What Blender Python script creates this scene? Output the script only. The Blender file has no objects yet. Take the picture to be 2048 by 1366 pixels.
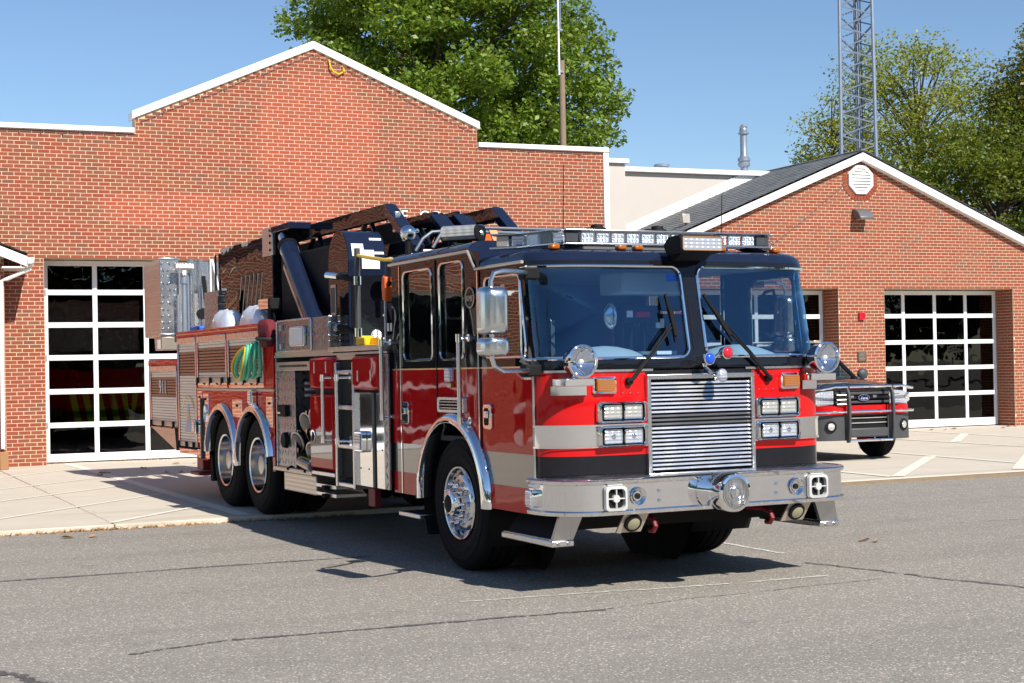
import bpy, math, random
import numpy as np
from mathutils import Vector, Matrix
random.seed(7); rng = np.random.default_rng(7)
sc = bpy.context.scene
COL = sc.collection
rad = math.radians
# ------------------------------------------------------------------ camera
cam_d = bpy.data.cameras.new('camera'); cam = bpy.data.objects.new('camera', cam_d); COL.objects.link(cam)
cam.matrix_world = Matrix(((0.91870537, 0.013455, -0.39471434, 0.0), (-0.39449232, -0.01650044, -0.91875108, 0.0),
                           (-0.01887476, 0.99977332, -0.00985115, 1.6), (0, 0, 0, 1)))
cam_d.sensor_width = 36.0; cam_d.lens = 3143.36 / 2048 * 36; cam_d.shift_y = 20.86 / 2048
cam_d.clip_start = 0.1; cam_d.clip_end = 3000
sc.camera = cam
# ------------------------------------------------------------------ sky, sun, exposure
LD = Vector((-0.23, 1.11, -1.0)).normalized()              # direction the sunlight travels
elev = math.asin(-LD.z); az = math.atan2(-LD.x, -LD.y)     # compass angle of the sun from +Y towards +X
world = bpy.data.worlds.new('World'); sc.world = world; world.use_nodes = True
wn = world.node_tree.nodes; wl = world.node_tree.links
bg = wn['Background']; bg.inputs['Strength'].default_value = 0.092
sky = wn.new('ShaderNodeTexSky'); sky.sky_type = 'NISHITA'; sky.sun_disc = False
sky.sun_elevation = elev; sky.sun_rotation = az; sky.air_density = 1.0; sky.dust_density = 0.05; sky.ozone_density = 4.5; sky.altitude = 400
wl.new(sky.outputs[0], bg.inputs['Color'])
sun_d = bpy.data.lights.new('sun', 'SUN'); sun_d.energy = 5.0; sun_d.angle = rad(0.5); sun_d.color = (1.0, 0.95, 0.87)
sun = bpy.data.objects.new('sun', sun_d); COL.objects.link(sun)
sun.rotation_euler = LD.to_track_quat('-Z', 'Y').to_euler(); sun.location = (10, -20, 30)
vs = sc.view_settings; vs.view_transform = 'Standard'; vs.look = 'None'; vs.gamma = 1.0; vs.exposure = 0.45
vs.use_curve_mapping = False
sc.render.resolution_x = 1024; sc.render.resolution_y = 683

# ------------------------------------------------------------------ materials
class NT:
    def __init__(s, name):
        s.m = bpy.data.materials.new(name); s.m.use_nodes = True
        s.t = s.m.node_tree; s.n = s.t.nodes; s.l = s.t.links; s.b = s.n['Principled BSDF']; s.out = s.n['Material Output']
    def node(s, kind, **kw):
        nd = s.n.new('ShaderNode' + kind)
        for k, v in kw.items(): setattr(nd, k, v)
        return nd
    def set(s, sock, v):
        if hasattr(v, 'links') or isinstance(v, bpy.types.NodeSocket): s.l.new(v, sock)
        else: sock.default_value = v
    def math(s, op, a, b=0.0, clamp=False):
        nd = s.node('Math', operation=op); nd.use_clamp = clamp
        s.set(nd.inputs[0], a); s.set(nd.inputs[1], b); return nd.outputs[0]
    def mix(s, fac, a, b, mode='MIX'):
        nd = s.node('Mix', data_type='RGBA', blend_type=mode)
        s.set(nd.inputs[0], fac); s.set(nd.inputs[6], a); s.set(nd.inputs[7], b); return nd.outputs[2]
    def ramp(s, fac, stops, interp='LINEAR'):
        nd = s.node('ValToRGB'); cr = nd.color_ramp; cr.interpolation = interp
        while len(cr.elements) < len(stops): cr.elements.new(0.5)
        for e, (p, c) in zip(cr.elements, stops):
            e.position = p; e.color = (*c, 1) if len(c) == 3 else c
        s.set(nd.inputs[0], fac); return nd.outputs[0]
    def noise(s, vec, scale, detail=4, rough=0.55):
        nd = s.node('TexNoise'); nd.inputs['Scale'].default_value = scale; nd.inputs['Detail'].default_value = detail
        nd.inputs['Roughness'].default_value = rough
        if vec is not None: s.l.new(vec, nd.inputs['Vector'])
        return nd.outputs[0]
    def coord(s, kind='Object'):
        return s.node('TexCoord').outputs[kind]
    def pos(s):
        return s.node('NewGeometry').outputs['Position']
    def bump(s, h, strength=0.3, dist=0.01):
        nd = s.node('Bump'); nd.inputs['Strength'].default_value = strength; nd.inputs['Distance'].default_value = dist
        s.l.new(h, nd.inputs['Height']); s.l.new(nd.outputs[0], s.b.inputs['Normal']); return nd
    def put(s, **kw):
        names = dict(color='Base Color', rough='Roughness', metal='Metallic', coat='Coat Weight', coatr='Coat Roughness',
                     spec='Specular IOR Level', trans='Transmission Weight', ior='IOR', emis='Emission Color', emis_s='Emission Strength')
        for k, v in kw.items():
            if k == 'color' and isinstance(v, tuple) and len(v) == 3: v = (*v, 1)
            s.set(s.b.inputs[names[k]], v)
        return s

MATS = {}
def plain(name, color, rough=0.5, metal=0.0, coat=0.0, var=0.12, scale=6.0, bump=0.0, bscale=60.0, spec=0.5):
    k = NT(name); p = k.pos(); n = k.noise(p, scale, 5)
    c = (*color, 1)
    lo = tuple(x * (1 - var) for x in color) + (1,); hi = tuple(min(1, x * (1 + var)) for x in color) + (1,)
    k.put(color=k.mix(n, lo, hi), metal=metal, coat=coat, coatr=0.03, spec=spec,
          rough=k.math('ADD', k.math('MULTIPLY', n, rough * 0.35), rough * 0.82))
    if bump: k.bump(k.noise(p, bscale, 3), bump, 0.01)
    MATS[name] = k.m; return k.m

def paint(name, color, wav=0.025, coat=1.0, rough=0.35):
    k = NT(name); p = k.pos()
    dust = k.noise(p, 9.0, 6, 0.65)
    k.put(color=k.mix(k.math('MULTIPLY', dust, 0.018), (*color, 1), (0.42, 0.37, 0.31, 1)), rough=rough, coat=coat, spec=0.0,
          coatr=k.math('MULTIPLY', dust, 0.06))
    k.bump(k.noise(p, 1.7, 2), wav, 0.25)
    for s_ in ('Coat Normal',):
        k.l.new(k.n['Bump'].outputs[0], k.b.inputs[s_])
    MATS[name] = k.m; return k.m

def glass(name, tint, refl=0.08, rough=0.0, absorb=0.75, gcol=(1, 1, 1)):
    k = NT(name); k.n.remove(k.b)
    tr = k.node('BsdfTransparent'); tr.inputs[0].default_value = (*[t * absorb for t in tint], 1)
    gl = k.node('BsdfGlossy'); gl.inputs['Roughness'].default_value = rough; gl.inputs[0].default_value = (*gcol, 1)
    lw_ = k.node('LayerWeight'); lw_.inputs[0].default_value = 0.5
    f = k.math('ADD', k.math('MULTIPLY', k.math('POWER', lw_.outputs['Facing'], 4.0), 1.0 - refl), refl, True)
    bp = k.node('Bump'); bp.inputs['Strength'].default_value = 0.02; bp.inputs['Distance'].default_value = 0.2
    k.l.new(k.noise(k.pos(), 1.3, 2), bp.inputs['Height']); k.l.new(bp.outputs[0], gl.inputs['Normal'])
    mx = k.node('MixShader'); k.l.new(f, mx.inputs[0]); k.l.new(tr.outputs[0], mx.inputs[1]); k.l.new(gl.outputs[0], mx.inputs[2])
    k.l.new(mx.outputs[0], k.out.inputs['Surface']); MATS[name] = k.m; return k.m

def diamond(name, ax, scale=11.0, color=(0.62, 0.62, 0.62), rough=0.28, strength=0.9):
    """bright tread plate: raised lozenges turned alternately, on the plane of the two axes ax"""
    k = NT(name); sp = k.node('SeparateXYZ'); k.l.new(k.coord(), sp.inputs[0])
    u = k.math('MULTIPLY', sp.outputs[ax[0]], scale); v = k.math('MULTIPLY', sp.outputs[ax[1]], scale)
    fu = k.math('SUBTRACT', k.math('FRACT', u), 0.5); fv = k.math('SUBTRACT', k.math('FRACT', v), 0.5)
    par = k.math('MODULO', k.math('ADD', k.math('ABSOLUTE', k.math('FLOOR', u)), k.math('ABSOLUTE', k.math('FLOOR', v))), 2.0)
    sg = k.math('SUBTRACT', k.math('MULTIPLY', par, 2.0), 1.0)
    a = k.math('ADD', fu, k.math('MULTIPLY', fv, sg)); b = k.math('SUBTRACT', fu, k.math('MULTIPLY', fv, sg))
    e = k.math('ADD', k.math('POWER', k.math('DIVIDE', a, 0.62), 2.0), k.math('POWER', k.math('DIVIDE', b, 0.2), 2.0))
    h = k.math('SUBTRACT', 1.0, e, True)
    n = k.noise(k.pos(), 5, 5)
    k.put(color=k.mix(n, tuple(c * 0.8 for c in color) + (1,), (*color, 1)), metal=1.0, rough=k.math('ADD', k.math('MULTIPLY', n, 0.15), rough - 0.05))
    k.bump(h, strength, 0.02); MATS[name] = k.m; return k.m

def led(name, color, emis=0.0, scale=60.0):
    """ribbed clear lens"""
    k = NT(name); sp = k.node('SeparateXYZ'); k.l.new(k.coord(), sp.inputs[0])
    h = k.math('ADD', k.math('SINE', k.math('MULTIPLY', sp.outputs[0], scale * 2.2)), k.math('SINE', k.math('MULTIPLY', sp.outputs[2], scale * 4)))
    k.put(color=color, rough=0.12, coat=1.0, coatr=0.02, metal=0.55); k.bump(h, 0.5, 0.004); MATS[name] = k.m; return k.m

paint('red', (0.52, 0.004, 0.006), coat=0.75); paint('black', (0.005, 0.006, 0.010), coat=0.75); paint('sky_black', (0.006, 0.012, 0.035))  # last paint is black with the reflected sky's blue put into its colour
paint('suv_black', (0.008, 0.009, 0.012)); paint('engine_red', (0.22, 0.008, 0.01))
plain('chrome', (0.86, 0.86, 0.87), 0.045, 1.0, var=0.03); plain('alu', (0.72, 0.72, 0.73), 0.27, 1.0, var=0.08)
plain('polished', (0.70, 0.70, 0.71), 0.13, 1.0, var=0.06); plain('lens_olive', (0.30, 0.28, 0.17), 0.2, coat=1.0); plain('light_grey', (0.50, 0.50, 0.49), 0.4, var=0.06); plain('steel', (0.52, 0.51, 0.50), 0.34, 1.0, var=0.12); plain('mirror_shell', (0.70, 0.72, 0.73), 0.22, 1.0, var=0.05)
plain('stripe', (0.15, 0.145, 0.14), 0.2, 0.85, coat=1.0, var=0.05)
plain('gold', (0.75, 0.60, 0.33), 0.3, 0.9, var=0.05); plain('slat', (0.78, 0.73, 0.66), 0.5, 0.45, var=0.06, scale=14)
plain('slat_dark', (0.20, 0.15, 0.12), 0.25, 0.8, var=0.1)
plain('rubber', (0.008, 0.008, 0.0085), 0.8, var=0.3, scale=20, bump=0.3, bscale=40, spec=0.2); plain('matte', (0.006, 0.006, 0.0065), 0.7, var=0.25, spec=0.25)
plain('plastic', (0.05, 0.052, 0.055), 0.55, var=0.15, bump=0.15, bscale=200); plain('interior', (0.035, 0.04, 0.048), 0.8, var=0.2)
plain('dash', (0.36, 0.41, 0.43), 0.6, var=0.1); plain('white', (0.78, 0.78, 0.76), 0.45, var=0.05)
plain('white_trim', (0.80, 0.80, 0.78), 0.4, var=0.04, scale=3); plain('door_frame', (0.74, 0.76, 0.79), 0.35, var=0.05, scale=4)
plain('amber', (0.40, 0.11, 0.005), 0.15, coat=1.0, var=0.1); plain('lens_blue', (0.01, 0.08, 0.55), 0.12, coat=1.0)
plain('lens_red', (0.60, 0.01, 0.03), 0.12, coat=1.0); plain('tow_red', (0.17, 0.006, 0.012), 0.5); plain('burgundy', (0.13, 0.008, 0.016), 0.8, bump=0.4, bscale=25)
plain('yellow', (0.78, 0.48, 0.015), 0.4); plain('orange', (0.75, 0.12, 0.015), 0.4); plain('orange_pale', (0.80, 0.36, 0.16), 0.5)
plain('green_hose', (0.10, 0.52, 0.32), 0.6, var=0.2, scale=25); plain('blue_gear', (0.01, 0.10, 0.55), 0.5); plain('silver_cloth', (0.68, 0.72, 0.78), 0.35, 0.35, bump=0.5, bscale=12)
plain('stucco', (0.50, 0.455, 0.41), 0.85, var=0.06, scale=2, bump=0.25, bscale=90); plain('mortar', (0.61, 0.485, 0.325), 0.9, var=0.12, scale=7, bump=0.4, bscale=70)
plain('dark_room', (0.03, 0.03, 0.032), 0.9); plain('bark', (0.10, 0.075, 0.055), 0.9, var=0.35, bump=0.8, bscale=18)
plain('pole_wood', (0.23, 0.17, 0.11), 0.85, var=0.25, bump=0.5, bscale=20); plain('galv', (0.29, 0.33, 0.39), 0.42, 0.55, var=0.15)
plain('galv_dark', (0.10, 0.12, 0.15), 0.5, 0.4); plain('lamp_grey', (0.16, 0.16, 0.17), 0.5, 0.5); plain('bronze', (0.14, 0.11, 0.08), 0.5, 0.7)
plain('belt_fabric', (0.02, 0.018, 0.02), 0.8); plain('chevron', (0.35, 0.52, 0.02), 0.4); plain('rust', (0.32, 0.16, 0.07), 0.7)
plain('tan_metal', (0.55, 0.48, 0.40), 0.35, 0.6, var=0.08); plain('paper', (0.80, 0.80, 0.80), 0.7); plain('leaf_litter', (0.36, 0.19, 0.06), 0.8)
plain('print_grey', (0.40, 0.44, 0.52), 0.5); plain('ford_blue', (0.01, 0.04, 0.22), 0.25, coat=1.0); plain('rim_dark', (0.10, 0.10, 0.105), 0.35, 0.9)
glass('windshield', (0.72, 0.88, 1.0), 0.125, absorb=0.95, gcol=(0.40, 0.68, 1.0)); glass('cab_glass', (0.8, 0.85, 0.85), 0.06, absorb=0.6); glass('door_glass', (0.7, 0.75, 0.75), 0.035, absorb=0.5)
glass('clear', (0.95, 0.97, 1.0), 0.07, absorb=0.98); glass('suv_glass', (0.6, 0.85, 0.78), 0.12, absorb=0.6)
diamond('tread_side', (1, 2), 11.0, (0.34, 0.36, 0.40), 0.25); diamond('tread_top', (0, 1)); diamond('tread_front', (0, 2)); diamond('tread_fine', (1, 2), 24.0, (0.70, 0.66, 0.60), 0.3)
led('lens', (0.66, 0.69, 0.74)); led('lens_warm', (0.66, 0.64, 0.58)); led('lens_led', (0.72, 0.80, 0.90), scale=110)

def brick_mat(name, patch=False):
    k = NT(name)
    isl = k.node('NewGeometry').outputs['Random Per Island']; orn = k.node('ObjectInfo').outputs['Random']
    r = k.math('FRACT', k.math('ADD', isl, k.math('MULTIPLY', orn, 7.31)))
    p = k.pos()
    c = k.ramp(r, [(0.0, (0.255, 0.040, 0.019)), (0.25, (0.29, 0.054, 0.026)), (0.45, (0.235, 0.060, 0.035)), (0.65, (0.305, 0.068, 0.033)),
                   (0.84, (0.26, 0.075, 0.042)), (0.94, (0.19, 0.072, 0.046)), (1.0, (0.16, 0.068, 0.046))])
    n = k.noise(p, 38, 4, 0.6); n2 = k.noise(p, 0.7, 3)
    c = k.mix(k.math('MULTIPLY', n, 0.30), c, (0.36, 0.14, 0.09, 1))
    c = k.mix(k.math('MULTIPLY', n2, 0.20), c, (0.15, 0.055, 0.032, 1))
    sm = k.node('Mapping'); sm.inputs['Scale'].default_value = (2.6, 2.6, 0.28); k.l.new(p, sm.inputs[0])
    c = k.mix(k.math('MULTIPLY', k.math('SUBTRACT', k.noise(sm.outputs[0], 1.0, 5), 0.52, True), 0.9), c, (0.12, 0.055, 0.04, 1))
    if patch:     # cleaned, paler area where a round sign and a line of letters used to hang
        c = k.mix(k.math('MULTIPLY', patch_mask(k, p), k.math('ADD', k.math('MULTIPLY', k.noise(p, 5, 3), 0.7), 0.05)), c, k.mix(k.noise(p, 14, 4), (0.42, 0.070, 0.028, 1), (0.52, 0.135, 0.07, 1)))
    k.put(color=c, rough=0.88, spec=0.25); k.bump(n, 0.5, 0.006); MATS[name] = k.m; return k.m

def patch_mask(k, p):
    sp = k.node('SeparateXYZ'); k.l.new(p, sp.inputs[0]); X, Z = sp.outputs[0], sp.outputs[2]
    wob = k.math('MULTIPLY', k.math('SUBTRACT', k.noise(p, 2.2, 3), 0.5), 0.9)
    d1 = k.math('ADD', k.math('POWER', k.math('DIVIDE', k.math('SUBTRACT', X, 8.27), 1.22), 2.0), k.math('POWER', k.math('DIVIDE', k.math('SUBTRACT', Z, 5.95), 1.18), 2.0))
    d2 = k.math('ADD', k.math('POWER', k.math('DIVIDE', k.math('SUBTRACT', X, 6.5), 2.25), 4.0), k.math('POWER', k.math('DIVIDE', k.math('SUBTRACT', Z, 4.52), 0.32), 4.0))
    d = k.math('ADD', k.math('MINIMUM', d1, d2), wob)
    return k.math('MULTIPLY', k.math('SUBTRACT', 1.15, d), 2.6, True)
brick_mat('brick'); brick_mat('brick_patch', True)
def mortar_patch():
    k = NT('mortar_patch'); p = k.pos(); n = k.noise(p, 7, 4)
    c = k.mix(n, (0.54, 0.425, 0.28, 1), (0.67, 0.53, 0.36, 1))
    c = k.mix(k.math('MULTIPLY', patch_mask(k, p), 0.5), c, k.mix(k.noise(p, 11, 5, 0.7), (0.55, 0.24, 0.14, 1), (0.86, 0.72, 0.62, 1)))
    k.put(color=c, rough=0.9, spec=0.2); k.bump(k.noise(p, 70, 3), 0.4, 0.006); MATS['mortar_patch'] = k.m
mortar_patch()

def leaf_mat(name, cols, trans=0.35):
    k = NT(name); isl = k.node('NewGeometry').outputs['Random Per Island']
    c = k.ramp(isl, [(i / (len(cols) - 1), c) for i, c in enumerate(cols)])
    k.put(color=c, rough=0.45, spec=0.5)
    tl = k.node('BsdfTranslucent'); k.l.new(k.mix(0.5, c, (0.30, 0.36, 0.03, 1)), tl.inputs[0])
    mx = k.node('MixShader'); mx.inputs[0].default_value = trans
    k.l.new(k.b.outputs[0], mx.inputs[1]); k.l.new(tl.outputs[0], mx.inputs[2]); k.l.new(mx.outputs[0], k.out.inputs['Surface'])
    MATS[name] = k.m
leaf_mat('oak_leaf', [(0.07, 0.15, 0.010), (0.14, 0.235, 0.016), (0.20, 0.29, 0.03), (0.10, 0.19, 0.012), (0.29, 0.34, 0.08)])
leaf_mat('pale_leaf', [(0.25, 0.29, 0.03), (0.38, 0.39, 0.05), (0.19, 0.25, 0.022), (0.44, 0.38, 0.08)], 0.45)
leaf_mat('autumn_leaf', [(0.06, 0.12, 0.012), (0.13, 0.16, 0.018), (0.26, 0.11, 0.018), (0.08, 0.14, 0.014), (0.10, 0.15, 0.015), (0.18, 0.15, 0.02)])
leaf_mat('dark_leaf', [(0.05, 0.10, 0.010), (0.11, 0.16, 0.016), (0.23, 0.23, 0.03), (0.07, 0.125, 0.012)])
leaf_mat('far_leaf', [(0.03, 0.05, 0.010), (0.05, 0.07, 0.014), (0.07, 0.08, 0.015)], 0.2)

# ------------------------------------------------------------------ mesh builder
class MB:
    def __init__(s): s.v = []; s.f = []; s.mi = []; s.M = None; s.m = 0
    def add(s, vs_, fs):
        o = len(s.v)
        if s.M is not None: vs_ = [tuple(s.M @ Vector(p)) for p in vs_]
        s.v += [tuple(p) for p in vs_]; s.f += [tuple(i + o for i in f) for f in fs]; s.mi += [s.m] * len(fs); return s
    def box(s, x0, x1, y0, y1, z0, z1):
        x0, x1 = min(x0, x1), max(x0, x1); y0, y1 = min(y0, y1), max(y0, y1); z0, z1 = min(z0, z1), max(z0, z1)
        return s.add([(x0, y0, z0), (x1, y0, z0), (x1, y1, z0), (x0, y1, z0), (x0, y0, z1), (x1, y0, z1), (x1, y1, z1), (x0, y1, z1)],
                     [(0, 3, 2, 1), (4, 5, 6, 7), (0, 1, 5, 4), (1, 2, 6, 5), (2, 3, 7, 6), (3, 0, 4, 7)])
    def bar(s, a, b, w, h, up=(0, 0, 1)):
        a, b = Vector(a), Vector(b); d = (b - a).normalized(); u = Vector(up)
        if abs(d.dot(u)) > 0.98: u = Vector((1, 0, 0))
        r = d.cross(u).normalized() * (w / 2); u = r.cross(d).normalized() * (h / 2)
        return s.add([a - r - u, a + r - u, a + r + u, a - r + u, b - r - u, b + r - u, b + r + u, b - r + u],
                     [(0, 1, 2, 3), (7, 6, 5, 4), (0, 4, 5, 1), (1, 5, 6, 2), (2, 6, 7, 3), (3, 7, 4, 0)])
    def prism(s, pts, axis, a, b):
        n = len(pts); fn = {'x': lambda p, t: (t, p[0], p[1]), 'y': lambda p, t: (p[0], t, p[1]), 'z': lambda p, t: (p[0], p[1], t)}[axis]
        vs_ = [fn(p, a) for p in pts] + [fn(p, b) for p in pts]
        return s.add(vs_, [tuple(range(n))[::-1], tuple(range(n, 2 * n))] + [(i, (i + 1) % n, n + (i + 1) % n, n + i) for i in range(n)])
    def tube(s, pts, r, n=8, closed=False, cap=True):
        P = [Vector(p) for p in pts]; m = len(P); R = r if isinstance(r, (list, tuple)) else [r] * m; vs_ = []; nrm = None
        for i in range(m):
            if closed: t = (P[(i + 1) % m] - P[i - 1]).normalized()
            else: t = (P[min(i + 1, m - 1)] - P[max(i - 1, 0)]).normalized()
            if nrm is None:
                ref = Vector((0, 0, 1)) if abs(t.z) < 0.9 else Vector((1, 0, 0)); nrm = t.cross(ref).normalized()
            nrm = (nrm - t * nrm.dot(t)).normalized(); bn = t.cross(nrm)
            for j in range(n):
                a = 2 * math.pi * j / n; vs_.append(P[i] + (nrm * math.cos(a) + bn * math.sin(a)) * R[i])
        fs = []
        for i in range(m if closed else m - 1):
            k = (i + 1) % m
            for j in range(n): fs.append((i * n + j, i * n + (j + 1) % n, k * n + (j + 1) % n, k * n + j))
        if cap and not closed: fs += [tuple(range(n))[::-1], tuple(range((m - 1) * n, m * n))]
        return s.add(vs_, fs)
    def lathe(s, prof, origin, axis, n=32, cap0=True, cap1=True):
        ax = Vector(axis).normalized(); ref = Vector((0, 0, 1)) if abs(ax.z) < 0.9 else Vector((1, 0, 0))
        u = ax.cross(ref).normalized(); w = ax.cross(u); o = Vector(origin); vs_ = []; fs = []
        for r, h in prof:
            for j in range(n):
                a = 2 * math.pi * j / n; vs_.append(o + ax * h + (u * math.cos(a) + w * math.sin(a)) * r)
        for i in range(len(prof) - 1):
            for j in range(n): fs.append((i * n + j, i * n + (j + 1) % n, (i + 1) * n + (j + 1) % n, (i + 1) * n + j))
        if cap0: fs.append(tuple(range(n))[::-1])
        if cap1: fs.append(tuple(range((len(prof) - 1) * n, len(prof) * n)))
        return s.add(vs_, fs)
    def cyl(s, a, b, r, n=20, r2=None):
        a, b = Vector(a), Vector(b); return s.lathe([(r, 0), (r if r2 is None else r2, (b - a).length)], a, b - a, n)
    def sphere(s, c, r, nu=16, nv=10):
        if not isinstance(r, (list, tuple)): r = (r, r, r)
        vs_ = []; fs = []
        for i in range(nv + 1):
            t = math.pi * i / nv
            for j in range(nu):
                a = 2 * math.pi * j / nu
                vs_.append((c[0] + r[0] * math.sin(t) * math.cos(a), c[1] + r[1] * math.sin(t) * math.sin(a), c[2] + r[2] * math.cos(t)))
        for i in range(nv):
            for j in range(nu): fs.append((i * nu + j, (i + 1) * nu + j, (i + 1) * nu + (j + 1) % nu, i * nu + (j + 1) % nu))
        return s.add(vs_, fs)
    def loft(s, loops, closed=True, cap0=False, cap1=False):
        n = len(loops[0]); vs_ = [p for l in loops for p in l]; fs = []
        for i in range(len(loops) - 1):
            for j in range(n if closed else n - 1):
                fs.append((i * n + j, i * n + (j + 1) % n, (i + 1) * n + (j + 1) % n, (i + 1) * n + j))
        if cap0: fs.append(tuple(range(n))[::-1])
        if cap1: fs.append(tuple(range((len(loops) - 1) * n, len(loops) * n)))
        return s.add(vs_, fs)
    def quad(s, a, b, c, d): return s.add([a, b, c, d], [(0, 1, 2, 3)])
    def build(s, name, mats, parent=None, bevel=0.0, smooth=True, angle=35, seg=2, recalc=True):
        me = bpy.data.meshes.new(name); me.from_pydata(s.v, [], s.f)
        ml = mats if isinstance(mats, (list, tuple)) else [mats]
        for m in ml: me.materials.append(MATS[m])
        if len(ml) > 1: me.polygons.foreach_set('material_index', s.mi)
        if recalc:
            import bmesh
            bm = bmesh.new(); bm.from_mesh(me); bmesh.ops.recalc_face_normals(bm, faces=bm.faces); bm.to_mesh(me); bm.free()
        if smooth:
            me.polygons.foreach_set('use_smooth', [True] * len(me.polygons)); me.set_sharp_from_angle(angle=rad(angle))
        me.update(); o = bpy.data.objects.new(name, me); COL.objects.link(o)
        if parent is not None: o.parent = parent
        if bevel:
            b = o.modifiers.new('bevel', 'BEVEL'); b.width = bevel; b.segments = seg; b.limit_method = 'ANGLE'; b.angle_limit = rad(40)
            b.harden_normals = False
        return o

def rr(cx, cy, w, h, r, k=6, sub=1):
    """rounded rectangle loop, 4 corner arcs of k+1 points (k even) with sub points on the straights"""
    out = []; cs = [(cx + w / 2 - r, cy + h / 2 - r, 0), (cx - w / 2 + r, cy + h / 2 - r, 90), (cx - w / 2 + r, cy - h / 2 + r, 180), (cx + w / 2 - r, cy - h / 2 + r, 270)]
    arcs = [[(x + r * math.cos(rad(a0 + 90 * i / k)), y + r * math.sin(rad(a0 + 90 * i / k))) for i in range(k + 1)] for x, y, a0 in cs]
    for i, a in enumerate(arcs):
        out += a; p, q = a[-1], arcs[(i + 1) % 4][0]
        for t in range(1, sub): out.append((p[0] + (q[0] - p[0]) * t / sub, p[1] + (q[1] - p[1]) * t / sub))
    return out
def rect_for(cx, cy, w, h, r, x0, x1, y0, y1, k=6, sub=1):
    """outer rectangle loop whose points pair with rr(cx,cy,w,h,r,k,sub)"""
    cor = [(x1, y1), (x0, y1), (x0, y0), (x1, y0)]
    st = [((x1, cy + h / 2 - r), (cx + w / 2 - r, y1)), ((cx - w / 2 + r, y1), (x0, cy + h / 2 - r)), ((x0, cy - h / 2 + r), (cx - w / 2 + r, y0)), ((cx + w / 2 - r, y0), (x1, cy - h / 2 + r))]
    out = []; arcs = []
    for (a, b), c in zip(st, cor):
        l = []
        for i in range(k + 1):
            t = i / k
            l.append((a[0] + (c[0] - a[0]) * t * 2, a[1] + (c[1] - a[1]) * t * 2) if t <= 0.5 else (c[0] + (b[0] - c[0]) * (t * 2 - 1), c[1] + (b[1] - c[1]) * (t * 2 - 1)))
        arcs.append(l)
    for i, a in enumerate(arcs):
        out += a; p, q = a[-1], arcs[(i + 1) % 4][0]
        for t in range(1, sub): out.append((p[0] + (q[0] - p[0]) * t / sub, p[1] + (q[1] - p[1]) * t / sub))
    return out

def empty(name, loc=(0, 0, 0), rz=0.0, parent=None):
    o = bpy.data.objects.new(name, None); COL.objects.link(o); o.location = loc; o.rotation_euler = (0, 0, rz); o.empty_display_size = 0.2
    if parent is not None: o.parent = parent
    return o
def tag(o, label=None, cat=None, group=None, kind=None):
    for k, v in (('label', label), ('category', cat), ('group', group), ('kind', kind)):
        if v: o[k] = v
    return o
def np_mesh(name, V, F, mat, parent=None):
    me = bpy.data.meshes.new(name); n = len(F); k = F.shape[1]
    me.vertices.add(len(V)); me.vertices.foreach_set('co', V.astype(np.float32).ravel())
    me.loops.add(n * k); me.loops.foreach_set('vertex_index', F.astype(np.int32).ravel())
    me.polygons.add(n); me.polygons.foreach_set('loop_start', np.arange(0, n * k, k, dtype=np.int32)); me.update(calc_edges=True)
    me.materials.append(MATS[mat]); o = bpy.data.objects.new(name, me); COL.objects.link(o)
    if parent is not None: o.parent = parent
    return o
def text(name, s_, size, mat, loc, rot, parent=None, ext=0.004, align='CENTER', shear=0.0, sx=1.0):
    cu = bpy.data.curves.new(name, 'FONT'); cu.body = s_; cu.size = size; cu.extrude = ext; cu.align_x = align; cu.align_y = 'CENTER'; cu.shear = shear
    t = bpy.data.objects.new(name, cu); COL.objects.link(t); bpy.context.view_layer.update()
    me = bpy.data.meshes.new_from_object(t.evaluated_get(bpy.context.evaluated_depsgraph_get())); bpy.data.objects.remove(t)
    me.materials.clear(); me.materials.append(MATS[mat]); o = bpy.data.objects.new(name, me); COL.objects.link(o)
    o.location = loc; o.rotation_euler = rot; o.scale = (sx, 1, 1)
    if parent is not None: o.parent = parent
    return o
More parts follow.
